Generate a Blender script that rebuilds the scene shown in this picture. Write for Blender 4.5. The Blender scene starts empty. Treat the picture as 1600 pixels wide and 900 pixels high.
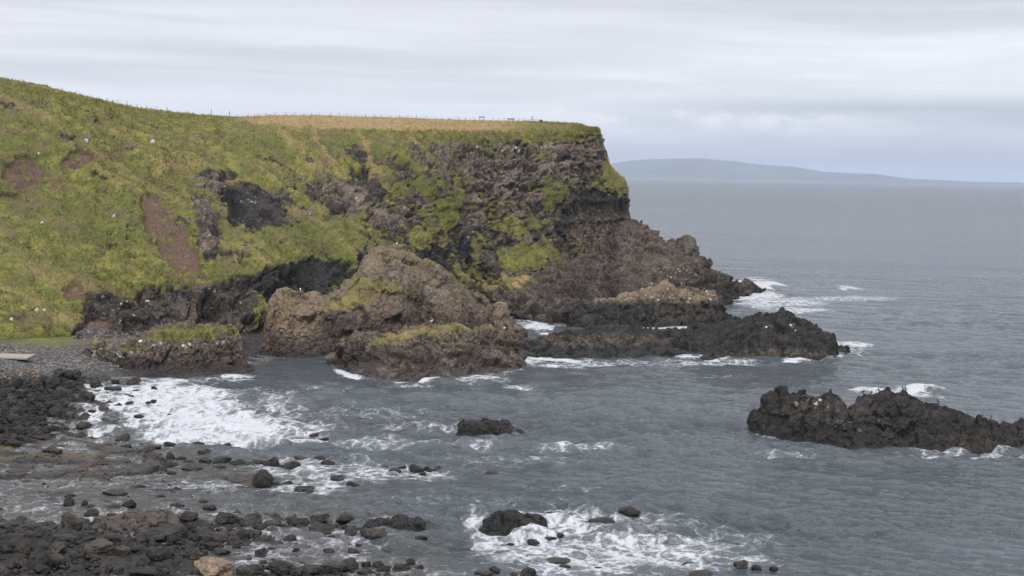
import bpy, bmesh, math, random
import numpy as np
from mathutils import Vector, Matrix

random.seed(7)
RNG = np.random.default_rng(11)
S = bpy.context.scene
COL = S.collection

# ------------------------------------------------------------------ camera
CAMP = np.array([0.0, 0.0, 35.0]); F = 2400.0
PITCH = math.atan(179.2 / F); ROLL = math.atan(0.0185)
f = np.array([0, math.cos(PITCH), -math.sin(PITCH)])
h = np.array([1.0, 0, 0]); u0 = np.cross(h, f)
r = math.cos(ROLL) * h + math.sin(ROLL) * u0
u = math.cos(ROLL) * u0 - math.sin(ROLL) * h
cd = bpy.data.cameras.new('camera'); cam = bpy.data.objects.new('camera', cd); COL.objects.link(cam)
cam.matrix_world = Matrix(((r[0], u[0], -f[0], 0), (r[1], u[1], -f[1], 0), (r[2], u[2], -f[2], 35), (0, 0, 0, 1)))
cd.sensor_width = 36; cd.lens = 36 * F / 1600; cd.clip_start = 1; cd.clip_end = 80000
S.camera = cam

# ------------------------------------------------------------------ view and sun
S.view_settings.view_transform = 'Standard'; S.view_settings.look = 'None'
S.view_settings.exposure = 0.35; S.view_settings.gamma = 1.0; S.view_settings.use_curve_mapping = False
S.cycles.max_bounces = 5; S.cycles.diffuse_bounces = 2; S.cycles.glossy_bounces = 2; S.cycles.volume_bounces = 0
S.cycles.use_denoising = True; S.cycles.denoising_prefilter = 'FAST'
SUN_EL, SUN_AZ = math.radians(45), math.radians(-176)      # azimuth from +Y (looking direction), minus is to the left
sd = bpy.data.lights.new('sun', 'SUN'); sd.energy = 2.5; sd.angle = math.radians(10); sd.color = (1.0, 0.95, 0.87)
sun = bpy.data.objects.new('sun', sd); COL.objects.link(sun)
sdir = Vector((math.sin(SUN_AZ) * math.cos(SUN_EL), math.cos(SUN_AZ) * math.cos(SUN_EL), math.sin(SUN_EL)))
sun.rotation_euler = sdir.to_track_quat('Z', 'Y').to_euler()


# ------------------------------------------------------------------ node helper
class N:
    def __init__(s, tree): s.t = tree
    def new(s, typ, **kw):
        n = s.t.nodes.new(typ)
        for k, v in kw.items(): setattr(n, k, v)
        return n
    def put(s, sock, v):
        if v is None: return
        if isinstance(v, bpy.types.NodeSocket): s.t.links.new(v, sock)
        elif isinstance(v, (tuple, list)) and len(v) == 3 and sock.type == 'RGBA': sock.default_value = (*v, 1)
        else: sock.default_value = v
    def m(s, op, a, b=None, c=None, clamp=False):
        n = s.new('ShaderNodeMath', operation=op, use_clamp=clamp)
        for i, v in enumerate((a, b, c)): s.put(n.inputs[i], v) if v is not None else None
        return n.outputs[0]
    def ss(s, v, a, b, lo=0.0, hi=1.0):
        n = s.new('ShaderNodeMapRange', interpolation_type='SMOOTHSTEP')
        s.put(n.inputs[0], v); s.put(n.inputs[1], a); s.put(n.inputs[2], b); s.put(n.inputs[3], lo); s.put(n.inputs[4], hi)
        return n.outputs[0]
    def mix(s, fac, a, b, blend='MIX'):
        n = s.new('ShaderNodeMix', data_type='RGBA', blend_type=blend)
        s.put(n.inputs[0], fac); s.put(n.inputs[6], a); s.put(n.inputs[7], b)
        return n.outputs[2]
    def noise(s, vec, scale, detail=4, rough=0.55, dist=0.0):
        n = s.new('ShaderNodeTexNoise'); s.put(n.inputs['Vector'], vec); n.inputs['Scale'].default_value = scale
        n.inputs['Detail'].default_value = detail; n.inputs['Roughness'].default_value = rough; n.inputs['Distortion'].default_value = dist
        return n.outputs['Fac']
    def noisec(s, vec, scale, detail=4, rough=0.55):
        n = s.new('ShaderNodeTexNoise'); s.put(n.inputs['Vector'], vec); n.inputs['Scale'].default_value = scale
        n.inputs['Detail'].default_value = detail; n.inputs['Roughness'].default_value = rough
        return n.outputs['Color']
    def vor(s, vec, scale, feature='F1', out='Distance', rand=1.0):
        n = s.new('ShaderNodeTexVoronoi', feature=feature); s.put(n.inputs['Vector'], vec)
        n.inputs['Scale'].default_value = scale; n.inputs['Randomness'].default_value = rand
        return n.outputs[out]
    def vm(s, op, a, b):
        n = s.new('ShaderNodeVectorMath', operation=op); s.put(n.inputs[0], a); s.put(n.inputs[1], b)
        return n.outputs[0]
    def comb(s, x, y, z):
        n = s.new('ShaderNodeCombineXYZ'); s.put(n.inputs[0], x); s.put(n.inputs[1], y); s.put(n.inputs[2], z)
        return n.outputs[0]
    def sep(s, v):
        n = s.new('ShaderNodeSeparateXYZ'); s.put(n.inputs[0], v); return n.outputs
    def bump(s, hgt, dist, strength=1.0, normal=None):
        n = s.new('ShaderNodeBump'); s.put(n.inputs['Height'], hgt); n.inputs['Distance'].default_value = dist
        n.inputs['Strength'].default_value = strength
        if normal is not None: s.put(n.inputs['Normal'], normal)
        return n.outputs[0]


# ------------------------------------------------------------------ world: overcast sky
w = bpy.data.worlds.new('World'); S.world = w; w.use_nodes = True
w.node_tree.nodes.clear(); n = N(w.node_tree)
tc = n.new('ShaderNodeTexCoord').outputs['Generated']
X, Y, Z = n.sep(tc)
sky = n.new('ShaderNodeTexSky', sky_type='NISHITA', sun_disc=False, sun_elevation=SUN_EL, sun_rotation=SUN_AZ)
Zc = n.m('MAXIMUM', Z, 0.0)
band = n.noise(n.comb(n.m('MULTIPLY', X, 3.2), n.m('MULTIPLY', Y, 3.0), n.m('MULTIPLY', Zc, 48)), 1.2, 8, 0.6, 0.6)
band2 = n.noise(n.comb(n.m('MULTIPLY', X, 1.3), n.m('MULTIPLY', Y, 2.0), n.m('ADD', n.m('MULTIPLY', Zc, 26), 7.3)), 1.0, 3, 0.5, 0.2)
rampn = n.new('ShaderNodeValToRGB'); cr = rampn.color_ramp
n.put(rampn.inputs[0], n.m('MULTIPLY', Zc, 6.0))
stops = [(0.0, (0.56, 0.60, 0.66)), (0.10, (0.60, 0.635, 0.69)), (0.26, (0.66, 0.68, 0.73)), (0.42, (0.64, 0.65, 0.70)), (0.68, (0.585, 0.59, 0.64)), (1.0, (0.62, 0.625, 0.67))]
while len(cr.elements) < len(stops): cr.elements.new(0.5)
for e, (p, c) in zip(cr.elements, stops): e.position = p; e.color = (*c, 1)
base = rampn.outputs[0]
# thin pale and grey streaks
st = n.ss(band, 0.33, 0.68, 0.92, 1.10)
st2 = n.ss(band2, 0.3, 0.7, 0.9, 1.12)
c = n.vm('MULTIPLY', base, n.comb(n.m('MULTIPLY', st, st2), n.m('MULTIPLY', st, st2), n.m('POWER', n.m('MULTIPLY', st, st2), 0.92)))
# brighter air towards the left, blue-grey rain bank to the right
lf = n.ss(X, 0.08, -0.3)
c = n.mix(n.m('MULTIPLY', lf, n.ss(Zc, 0.06, 0.015, 0.0, 0.75)), c, (0.76, 0.79, 0.85))
bankn = n.noise(n.comb(n.m('MULTIPLY', X, 7), 0.0, n.m('MULTIPLY', Zc, 55)), 1.0, 4, 0.5, 0.3)
bank = n.m('MULTIPLY', n.m('MULTIPLY', n.ss(X, -0.02, 0.26), n.ss(Zc, 0.056, 0.044)), n.ss(Zc, 0.0, 0.02, 0.45, 1.0))
bank = n.m('MULTIPLY', bank, n.ss(bankn, 0.25, 0.6, 0.35, 1.0))
c = n.mix(bank, c, (0.44, 0.48, 0.545))
# soft cumulus heads along the top of the bank
pv = n.comb(n.m('MULTIPLY', X, 22), 5.1, n.m('MULTIPLY', Zc, 52))
puff = n.noise(pv, 1.5, 8, 0.62, 0.1)
top = n.noise(n.comb(n.m('MULTIPLY', X, 11), 9.0, 0.0), 1.0, 3, 0.6)
topz = n.m('MULTIPLY_ADD', top, 0.034, 0.024)
pm = n.m('MULTIPLY', n.ss(n.m('SUBTRACT', topz, Zc), -0.002, 0.003), n.ss(n.m('SUBTRACT', topz, Zc), 0.017, 0.004))
pm = n.m('MULTIPLY', pm, n.ss(puff, 0.36, 0.60))
pm = n.m('MULTIPLY', pm, n.m('MULTIPLY', n.ss(X, -0.12, 0.02), n.ss(X, 0.27, 0.16)))
c = n.mix(n.m('MULTIPLY', pm, 0.95), c, (0.76, 0.78, 0.81))
# overcast: the zenith is brighter than the horizon
zen = n.ss(Zc, 0.13, 0.9, 1.0, 2.1)
c = n.vm('MULTIPLY', c, n.comb(zen, zen, zen))
bg1 = n.new('ShaderNodeBackground'); n.put(bg1.inputs[0], sky.outputs[0]); bg1.inputs[1].default_value = 0.10
bg2 = n.new('ShaderNodeBackground'); n.put(bg2.inputs[0], c); bg2.inputs[1].default_value = 1.0
mx = n.new('ShaderNodeMixShader'); mx.inputs[0].default_value = 0.94
w.node_tree.links.new(bg1.outputs[0], mx.inputs[1]); w.node_tree.links.new(bg2.outputs[0], mx.inputs[2])
wo = n.new('ShaderNodeOutputWorld'); w.node_tree.links.new(mx.outputs[0], wo.inputs[0])


# ------------------------------------------------------------------ geometry helpers
def raydir(px, py):
    px = np.asarray(px, float); py = np.asarray(py, float)
    return f + ((px - 800) / F)[..., None] * r - ((py - 450) / F)[..., None] * u
def atD(px, py, D):
    d = raydir(px, py); return CAMP + d * (np.asarray(D, float) / d[..., 1])[..., None]
def atZ(px, py, z):
    d = raydir(px, py); return CAMP + d * ((np.asarray(z, float) - 35) / d[..., 2])[..., None]
def proj(P):
    q = P - CAMP; df = q @ f; df = np.where(df < 1, 1, df)
    return 800 + F * (q @ r) / df, 450 - F * (q @ u) / df

def hsh(ix, iy, iz, s=0):
    v = (ix.astype(np.uint32) * np.uint32(374761393) + iy.astype(np.uint32) * np.uint32(668265263)
         + iz.astype(np.uint32) * np.uint32(2147483647) + np.uint32((s * 974634777 + 12345) & 0xffffffff))
    v = (v ^ (v >> np.uint32(13))) * np.uint32(1274126177)
    v = (v ^ (v >> np.uint32(16))) * np.uint32(2246822519)
    v ^= v >> np.uint32(15)
    return (v & np.uint32(0xffffff)).astype(np.float32) / np.float32(0xffffff)
def vnoise(P, s=0):
    P = np.asarray(P, np.float32); i = np.floor(P).astype(np.int64); t = P - i; t = t * t * t * (t * (t * 6 - 15) + 10)
    out = 0
    for dx in (0, 1):
        for dy in (0, 1):
            for dz in (0, 1):
                wgt = (t[:, 0] if dx else 1 - t[:, 0]) * (t[:, 1] if dy else 1 - t[:, 1]) * (t[:, 2] if dz else 1 - t[:, 2])
                out = out + wgt * hsh(i[:, 0] + dx, i[:, 1] + dy, i[:, 2] + dz, s)
    return out
def fbm(P, s=0, oct=4, g=0.5):
    a = 1.0; tot = 0; out = 0; P = np.asarray(P, np.float32)
    for o in range(oct):
        out = out + a * vnoise(P * 2.03 ** o + o * 17.3, s + o); tot += a; a *= g
    return out / tot
def voro(P, s=0, facet=False):
    P = np.asarray(P, np.float32); i = np.floor(P).astype(np.int64)
    F1 = np.full(len(P), 9.0, np.float32); F2 = F1.copy(); ID = np.zeros(len(P), np.float32); FC = np.zeros(len(P), np.float32)
    for dx in (-1, 0, 1):
        for dy in (-1, 0, 1):
            for dz in (-1, 0, 1):
                a, b, c_ = i[:, 0] + dx, i[:, 1] + dy, i[:, 2] + dz
                ox = a + hsh(a, b, c_, s) - P[:, 0]; oy = b + hsh(a, b, c_, s + 1) - P[:, 1]; oz = c_ + hsh(a, b, c_, s + 2) - P[:, 2]; d = ox ** 2 + oy ** 2 + oz ** 2
                idv = hsh(a, b, c_, s + 3); near = d < F1
                F2 = np.where(near, F1, np.minimum(F2, d)); ID = np.where(near, idv, ID); F1 = np.where(near, d, F1)
                if facet: FC = np.where(near, ox * (hsh(a, b, c_, s + 5) - .5) + oy * (hsh(a, b, c_, s + 6) - .5) + oz * (hsh(a, b, c_, s + 7) - .5), FC)
    return (np.sqrt(F1), np.sqrt(F2), ID) + ((FC * 2,) if facet else ())
def sst(v, a, b):
    t = np.clip((v - a) / (b - a), 0, 1); return t * t * (3 - 2 * t)
def ell(px, py, cx, cy, rx, ry, ang=0, soft=0.35):
    a = math.radians(ang); dx, dy = px - cx, py - cy
    d = np.sqrt(((dx * math.cos(a) + dy * math.sin(a)) / rx) ** 2 + ((-dx * math.sin(a) + dy * math.cos(a)) / ry) ** 2)
    return 1 - sst(d, 1 - soft, 1 + soft)

def hermite(C, t, tt):
    """C (n, ..) control points at parameters t, sampled at tt."""
    n_ = len(t); sl = (C[1:] - C[:-1]) / (t[1:] - t[:-1])[:, None, None]
    T = np.zeros_like(C); T[0] = sl[0]; T[-1] = sl[-1]
    for k in range(1, n_ - 1):
        a, b = t[k] - t[k - 1], t[k + 1] - t[k]
        T[k] = (sl[k - 1] * b + sl[k] * a) / (a + b) * 0.85
    k = np.clip(np.searchsorted(t, tt, 'right') - 1, 0, n_ - 2)
    hh = (t[k + 1] - t[k]); x = (tt - t[k]) / hh; x = x[:, None, None]; hh = hh[:, None, None]
    return (2 * x**3 - 3 * x**2 + 1) * C[k] + (x**3 - 2 * x**2 + x) * hh * T[k] + (-2 * x**3 + 3 * x**2) * C[k + 1] + (x**3 - x**2) * hh * T[k + 1]
def loft(C, sp_c, sp_r, row_w=None, col_w=None):
    """C (ncol, nrow, 3) -> dense grid."""
    C = np.asarray(C, float)
    lc = np.linalg.norm(C[1:] - C[:-1], axis=2).mean(1) + 1e-3; t = np.concatenate([[0], np.cumsum(lc)])
    wts = np.ones(len(lc)) if col_w is None else np.asarray(col_w)
    tt = np.concatenate([np.linspace(t[i], t[i + 1], max(2, int(lc[i] * wts[i] / sp_c)), endpoint=False) for i in range(len(lc))] + [[t[-1]]])
    G = hermite(C, t, tt)
    G = G.transpose(1, 0, 2); lr = np.linalg.norm(C[:, 1:] - C[:, :-1], axis=2).mean(0) + 1e-3; t = np.concatenate([[0], np.cumsum(lr)])
    wts = np.ones(len(lr)) if row_w is None else np.asarray(row_w)
    tt = np.concatenate([np.linspace(t[i], t[i + 1], max(2, int(lr[i] * wts[i] / sp_r)), endpoint=False) for i in range(len(lr))] + [[t[-1]]])
    G = hermite(G, t, tt)
    return G.transpose(1, 0, 2)
def gnormals(G, up=True):
    a = np.gradient(G, axis=0); b = np.gradient(G, axis=1); nn = np.cross(a, b)
    nn /= np.linalg.norm(nn, axis=2, keepdims=True) + 1e-9
    if nn[..., 2].mean() < 0: nn = -nn
    return nn

def mesh_from(name, V, Fq, mat, smooth=True, origin=None, attrs=None, parent=None, nside=4):
    me = bpy.data.meshes.new(name); V = np.asarray(V, np.float32)
    if origin is None: origin = np.zeros(3)
    me.vertices.add(len(V)); me.vertices.foreach_set('co', (V - np.asarray(origin, np.float32)).ravel())
    Fq = np.asarray(Fq, np.int32)
    me.loops.add(Fq.size); me.loops.foreach_set('vertex_index', Fq.ravel())
    me.polygons.add(len(Fq)); me.polygons.foreach_set('loop_start', np.arange(0, Fq.size, nside, dtype=np.int32))
    me.polygons.foreach_set('loop_total', np.full(len(Fq), nside, np.int32))
    me.polygons.foreach_set('use_smooth', np.full(len(Fq), smooth, bool))
    me.update(calc_edges=True)
    for k, v in (attrs or {}).items():
        at = me.attributes.new(k, 'FLOAT_COLOR', 'POINT'); at.data.foreach_set('color', np.asarray(v, np.float32).ravel())
    me.materials.append(mat)
    o = bpy.data.objects.new(name, me); COL.objects.link(o); o.location = origin
    if parent: o.parent = parent
    return o
def grid_faces(nc, nr, flip=False):
    i = np.arange(nc * nr).reshape(nc, nr)
    q = [i[:-1, :-1], i[1:, :-1], i[1:, 1:], i[:-1, 1:]]
    if flip: q = q[::-1]
    return np.stack(q, -1).reshape(-1, 4)
def orient(G, nn):
    a = np.cross(G[1:, :-1] - G[:-1, :-1], G[:-1, 1:] - G[:-1, :-1]); return (a * nn[:-1, :-1]).sum() < 0
def tag(o, label=None, cat=None, group=None, kind=None):
    for k, v in (('label', label), ('category', cat), ('group', group), ('kind', kind)):
        if v: o[k] = v
    return o


# ------------------------------------------------------------------ materials
def land_material(name, obj_mode=None):
    """obj_mode None: masks come from the mesh attributes mk = (rock, soil, lichen, dark), mk2 = (straw, pale specks, cobble, wet).
    otherwise a constant tuple of those eight."""
    m = bpy.data.materials.new(name); m.use_nodes = True; m.node_tree.nodes.clear(); n = N(m.node_tree)
    if obj_mode is None:
        geo = n.new('ShaderNodeNewGeometry').outputs['Position']; P = geo
        a1 = n.new('ShaderNodeAttribute', attribute_name='mk'); a2 = n.new('ShaderNodeAttribute', attribute_name='mk2')
        rock, soil, lich = n.sep(a1.outputs['Color']); dark = a1.outputs['Alpha']
        straw_lit, speck, cob = n.sep(a2.outputs['Color']); wet = a2.outputs['Alpha']
    else:
        oi = n.new('ShaderNodeObjectInfo')
        P = n.vm('ADD', n.new('ShaderNodeTexCoord').outputs['Object'], n.vm('MULTIPLY', oi.outputs['Location'], (1.7, 1.3, 1.1)))
        rock, soil, lich, dark, straw_lit, speck, cob, wet = obj_mode
        rnd = oi.outputs['Random']
    # --- grass
    g1 = n.noise(P, 0.050, 4, 0.6); g2 = n.noise(P, 0.35, 4, 0.6); g3 = n.noise(P, 2.2, 4, 0.7); g4 = n.noise(n.vm('MULTIPLY', P, (1, 1, 0.35)), 6.0, 3, 0.7)
    gr = n.mix(n.ss(g2, 0.36, 0.64), (0.082, 0.098, 0.019), (0.200, 0.186, 0.044))
    gr = n.mix(n.ss(g1, 0.40, 0.58, 0.0, 0.8), gr, (0.085, 0.100, 0.020))
    gr = n.mix(n.ss(g3, 0.50, 0.72, 0.0, 0.75), gr, (0.245, 0.205, 0.085))
    gr = n.mix(n.ss(g3, 0.48, 0.30, 0.0, 0.85), gr, (0.045, 0.048, 0.014))
    hb = n.noise(n.vm('ADD', P, (31, 7, 3)), 0.13, 6, 0.72)
    gr = n.mix(n.ss(hb, 0.50, 0.60, 0.0, 0.8), gr, (0.115, 0.085, 0.048))
    gr = n.vm('MULTIPLY', gr, n.comb(*[n.ss(g4, 0.3, 0.7, 0.62, 1.35)] * 3))
    strw = n.mix(n.ss(g3, 0.35, 0.65), (0.22, 0.145, 0.065), (0.33, 0.25, 0.12))
    gr = n.mix(straw_lit, gr, strw)
    # --- rock
    r1 = n.noise(P, 0.12, 4, 0.6); r2 = n.noise(P, 0.9, 5, 0.65); r3 = n.noise(P, 5.0, 4, 0.7)
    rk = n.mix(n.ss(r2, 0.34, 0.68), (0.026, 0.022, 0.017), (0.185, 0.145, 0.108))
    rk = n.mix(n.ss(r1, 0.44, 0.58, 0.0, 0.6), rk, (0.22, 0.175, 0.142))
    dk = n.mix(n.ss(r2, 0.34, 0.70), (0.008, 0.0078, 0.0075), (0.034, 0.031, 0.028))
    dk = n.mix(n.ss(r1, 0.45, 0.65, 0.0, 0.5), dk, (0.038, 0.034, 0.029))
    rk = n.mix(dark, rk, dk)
    rk = n.vm('MULTIPLY', rk, n.comb(*[n.ss(r3, 0.28, 0.72, 0.60, 1.40)] * 3))
    ck = n.vor(P, 1.6, 'DISTANCE_TO_EDGE'); ckf = n.vor(n.vm('ADD', P, n.vm('MULTIPLY', n.noisec(P, 1.2), (0.5, 0.5, 0.5))), 0.75, 'DISTANCE_TO_EDGE')
    rk = n.mix(n.ss(ckf, 0.04, 0.0, 0.0, 0.35), rk, (0.018, 0.016, 0.015))
    l1 = n.noise(n.vm('ADD', P, (5, 9, 2)), 1.1, 6, 0.8)
    lm = n.m('MULTIPLY', n.ss(n.m('ADD', l1, n.m('MULTIPLY', lich, 0.22)), 0.60, 0.72), n.m('MINIMUM', n.m('MULTIPLY', lich, 1.4), 1.0))
    lc = n.mix(n.ss(r3, 0.35, 0.65), (0.165, 0.100, 0.050), (0.25, 0.20, 0.14))
    rk = n.mix(n.m('MULTIPLY', lm, 0.8), rk, lc)
    sv = n.vor(P, 0.75, 'F1'); sv2 = n.vor(n.vm('ADD', P, (3, 3, 3)), 2.6, 'F1')
    sid = n.noise(n.vm('ADD', P, (11, 4, 9)), 0.35, 3, 0.6)
    spm = n.m('MULTIPLY', n.m('MAXIMUM', n.ss(sv, 0.30, 0.20), n.ss(sv2, 0.26, 0.16, 0.0, 0.6)), n.ss(n.m('ADD', sid, n.m('MULTIPLY', speck, 0.3)), 0.64, 0.76))
    rk = n.mix(n.m('MULTIPLY', spm, n.m('MINIMUM', n.m('MULTIPLY', speck, 2.0), 1.0)), rk, (0.52, 0.50, 0.46))
    # --- soil and cobbles
    so = n.mix(n.ss(g3, 0.3, 0.7), (0.062, 0.040, 0.030), (0.155, 0.095, 0.070))
    col = n.mix(rock, gr, rk)
    col = n.mix(soil, col, so)
    cid = n.vor(P, 1.9, 'F1', 'Color'); cde = n.vor(P, 1.9, 'DISTANCE_TO_EDGE')
    cc = n.mix(n.ss(n.sep(cid)[0], 0.1, 0.9), (0.060, 0.056, 0.054), (0.21, 0.195, 0.185))
    cc = n.mix(n.ss(cde, 0.10, 0.02), cc, (0.03, 0.028, 0.026))
    col = n.mix(cob, col, cc)
    col = n.mix(n.m('MULTIPLY', wet, 0.75), col, n.vm('MULTIPLY', col, (0.42, 0.40, 0.40)))
    if obj_mode is not None:
        tint = n.ss(rnd, 0, 1, 0.7, 1.7); col = n.vm('MULTIPLY', col, n.comb(tint, n.m('MULTIPLY', tint, 0.98), n.m('MULTIPLY', tint, 0.96)))
    hgt = n.m('ADD', n.m('MULTIPLY', g3, 0.7), n.m('MULTIPLY', g4, 0.5))
    hr = n.m('ADD', n.m('ADD', n.m('MULTIPLY', r2, 1.2), n.m('MULTIPLY', r3, 0.45)), n.ss(ckf, 0.0, 0.10, 0.0, 0.5))
    hc = n.ss(cde, 0.0, 0.25, 0.0, 0.6)
    hm = n.new('ShaderNodeMix', data_type='FLOAT'); n.put(hm.inputs[0], rock); n.put(hm.inputs[2], hgt); n.put(hm.inputs[3], hr)
    hm2 = n.new('ShaderNodeMix', data_type='FLOAT'); n.put(hm2.inputs[0], cob); n.put(hm2.inputs[2], hm.outputs[0]); n.put(hm2.inputs[3], hc)
    bs = n.new('ShaderNodeBsdfPrincipled'); n.put(bs.inputs['Base Color'], col)
    n.put(bs.inputs['Roughness'], n.ss(wet, 0.0, 1.0, 0.92, 0.48) if not isinstance(wet, float) else 0.92 - 0.44 * wet)
    bs.inputs['Specular IOR Level'].default_value = 0.3
    n.put(bs.inputs['Normal'], n.bump(hm2.outputs[0], 0.55 if obj_mode is None else 0.12, 0.9))
    o = n.new('ShaderNodeOutputMaterial'); m.node_tree.links.new(bs.outputs[0], o.inputs[0])
    return m
M_LAND = land_material('turf_and_basalt')
M_BOULDER = land_material('wet_basalt_boulder', (1.0, 0.0, 0.0, 1.0, 0.0, 0.0, 0.0, 0.35))
M_PALE = land_material('dry_brown_boulder', (1.0, 0.0, 0.5, 0.15, 0.0, 0.2, 0.0, 0.0))
M_LICHEN = land_material('lichen_crusted_boulder', (1.0, 0.0, 0.8, 0.35, 0.0, 0.3, 0.0, 0.0))

def plain(name, col, rough=0.8, var=0.25, scale=4.0):
    m = bpy.data.materials.new(name); m.use_nodes = True; n = N(m.node_tree); bs = m.node_tree.nodes['Principled BSDF']
    P = n.new('ShaderNodeTexCoord').outputs['Object']; q = n.noise(P, scale, 4, 0.6)
    k = n.ss(q, 0.3, 0.7, 1 - var, 1 + var); n.put(bs.inputs['Base Color'], n.vm('MULTIPLY', tuple(col), n.comb(k, k, k)))
    bs.inputs['Roughness'].default_value = rough
    return m
M_WOOD = plain('weathered_grey_wood', (0.16, 0.13, 0.11)); M_PALEWOOD = plain('bleached_wood', (0.42, 0.40, 0.36))
M_SKIN = plain('skin', (0.45, 0.28, 0.2), 0.6, 0.05); M_DARKCLOTH = plain('dark_navy_cloth', (0.018, 0.02, 0.035)); M_BEIGE = plain('beige_cloth', (0.38, 0.30, 0.24))
M_HAIR = plain('dark_hair', (0.03, 0.02, 0.015)); M_BLACKBIRD = plain('black_plumage', (0.012, 0.013, 0.015), 0.5)
M_WHITEBIRD = plain('white_plumage', (0.75, 0.75, 0.73), 0.7, 0.05); M_GREYWING = plain('grey_wing', (0.32, 0.34, 0.37), 0.7, 0.05)
M_BEAK = plain('yellow_beak', (0.6, 0.35, 0.06), 0.5, 0.05); M_CONCRETE = plain('pale_concrete', (0.23, 0.20, 0.17)); M_SIGN = plain('grey_sign_board', (0.2, 0.21, 0.22))
M_WIRE = plain('fence_wire', (0.12, 0.12, 0.12), 0.5, 0.05)


# ------------------------------------------------------------------ headland
def headland():
    # rows: buried foot, base, low, mid, high, edge, skyline, inland
    cols = [
        [(-260, 560, 240), (-260, 470, 262), (-260, 380, 290), (-260, 280, 318), (-260, 150, 352), (-260, 70, 380), 470],
        [(-120, 545, 258), (-120, 470, 275), (-120, 380, 300), (-120, 280, 325), (-120, 160, 355), (-120, 97, 380), 480],
        [(0, 540, 270), (0, 470, 284), (0, 400, 302), (0, 280, 330), (0, 180, 357), (0, 127, 378), 480],
        [(50, 538, 276), (50, 475, 288), (50, 395, 306), (50, 285, 335), (50, 186, 358), (50, 134, 381), 485],
        [(100, 535, 282), (100, 480, 293), (100, 400, 309), (100, 290, 337), (100, 195, 361), (100, 146, 388), 500],
        [(150, 532, 288), (150, 475, 296), (150, 415, 309), (150, 295, 342), (150, 203, 368), (150, 158, 400), 520],
        [(200, 530, 294), (200, 470, 300), (200, 430, 309), (200, 300, 347), (200, 213, 376), (200, 169, 425), 560],
        [(260, 535, 300), (260, 468, 308), (260, 428, 316), (260, 310, 354), (260, 222, 387), (260, 178, 462), 620],
        [(330, 540, 306), (330, 470, 314), (330, 420, 323), (330, 310, 361), (330, 216, 400), (330, 183, 530), 700],
        [(420, 540, 315), (420, 470, 322), (420, 405, 333), (420, 310, 371), (420, 206, 415), (420, 186, 570), 740],
        [(500, 520, 335), (500, 450, 345), (500, 390, 359), (500, 305, 388), (500, 203, 428), (500, 188, 580), 760],
        [(580, 510, 350), (580, 440, 362), (580, 380, 378), (580, 295, 400), (580, 203, 440), (580, 191, 590), 770],
        [(650, 490, 375), (650, 430, 388), (650, 370, 401), (650, 290, 418), (650, 204, 450), (650, 193, 590), 780],
        [(720, 465, 402), (720, 425, 418), (720, 360, 430), (720, 280, 443), (720, 205, 466), (720, 195, 590), 780],
        [(800, 434, 438), (800, 405, 450), (800, 350, 458), (800, 270, 468), (800, 205, 483), (800, 196, 575), 780],
        [(860, 418, 462), (860, 380, 471), (860, 340, 478), (860, 265, 487), (860, 206, 502), (860, 197, 560), 780],
        [(905, 412, 488), (905, 375, 496), (905, 320, 502), (905, 255, 508), (905, 208, 518), (905, 198.5, 545), 780],
        [(945, 408, 512), (944, 365, 518), (940, 300, 522), (925, 250, 524), (920, 212, 528), (912, 199.5, 545), 780],
        [(976, 402, 530), (975, 345, 534), (972, 294, 537), (946, 262, 539), (939, 214, 541), (925, 203, 550), 790],
        [(990, 400, 552), (984, 345, 552), (974, 297, 552), (948, 264, 552), (937, 220, 552), (921, 205, 560), 800],
        [(975, 400, 620), (965, 350, 618), (950, 300, 616), (930, 262, 614), (915, 222, 612), (895, 207, 610), 820],
        [(800, 400, 760), (795, 350, 758), (790, 300, 756), (780, 262, 754), (770, 225, 752), (760, 205, 750), 860],
    ]
    C = []
    for c in cols:
        pts = [atD(np.array(float(p[0])), np.array(float(p[1])), p[2]) for p in c[:-1]]
        foot = pts[0] + np.array([0.3, -1.5, -7.0])
        dirv = pts[-1] / 1.0; k = c[-1] / pts[-1][1]
        inl = np.array([pts[-1][0] * k - 30, c[-1], pts[-1][2] - 2.5])
        C.append([foot] + pts + [inl])
    G = loft(C, 0.30, 0.21, row_w=[0.35, 1, 1, 1, 1, 0.55, 0.12], col_w=[0.25, 0.7] + [1] * 17 + [0.5, 0.12])
    nn = gnormals(G); nc, nr = G.shape[:2]; P = G.reshape(-1, 3).copy(); Nn = nn.reshape(-1, 3)
    px, py = proj(P)
    wx = (fbm(P / 7.0, 1, 4) - 0.5) * 60; wy = (fbm(P / 7.0, 9, 4) - 0.5) * 44
    wx2 = (fbm(P / 2.4, 41, 4, .6) - 0.5) * 22; wy2 = (fbm(P / 2.4, 49, 4, .6) - 0.5) * 20
    qx, qy = px + wx * 0.45 + wx2, py + wy * 0.45 + wy2
    sx, sy = px + wx * 0.12 + wx2 * 0.7, py + wy * 0.12 + wy2 * 0.7
    rim = np.interp(px, [-300, 0, 100, 200, 330, 420, 500, 800, 870, 905, 930, 1000], [60, 126, 146, 169, 184, 198, 202, 207, 209, 209, 206, 206])
    # rock probability
    B = 0.17 + 0.12 * sst(px, 380, 520) + 0.40 * sst(px, 620, 760)
    B = B + 0.08 * sst(px, 100, 300) * sst(py, 240, 300) * (1 - sst(px, 600, 700))
    B = B * sst(py - rim, np.interp(px, [0, 600, 720], [12, 10, 3]), np.interp(px, [0, 600, 720], [40, 38, 16]))
    yb = np.interp(px, [100, 130, 200, 300, 380, 440, 500, 560, 620, 700], [470, 450, 447, 432, 424, 410, 402, 400, 396, 380])
    B = np.maximum(B, (0.95) * sst(qy - yb, -6, 10) * sst(px, 95, 150) * (1 - sst(px, 660, 760)))
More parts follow.
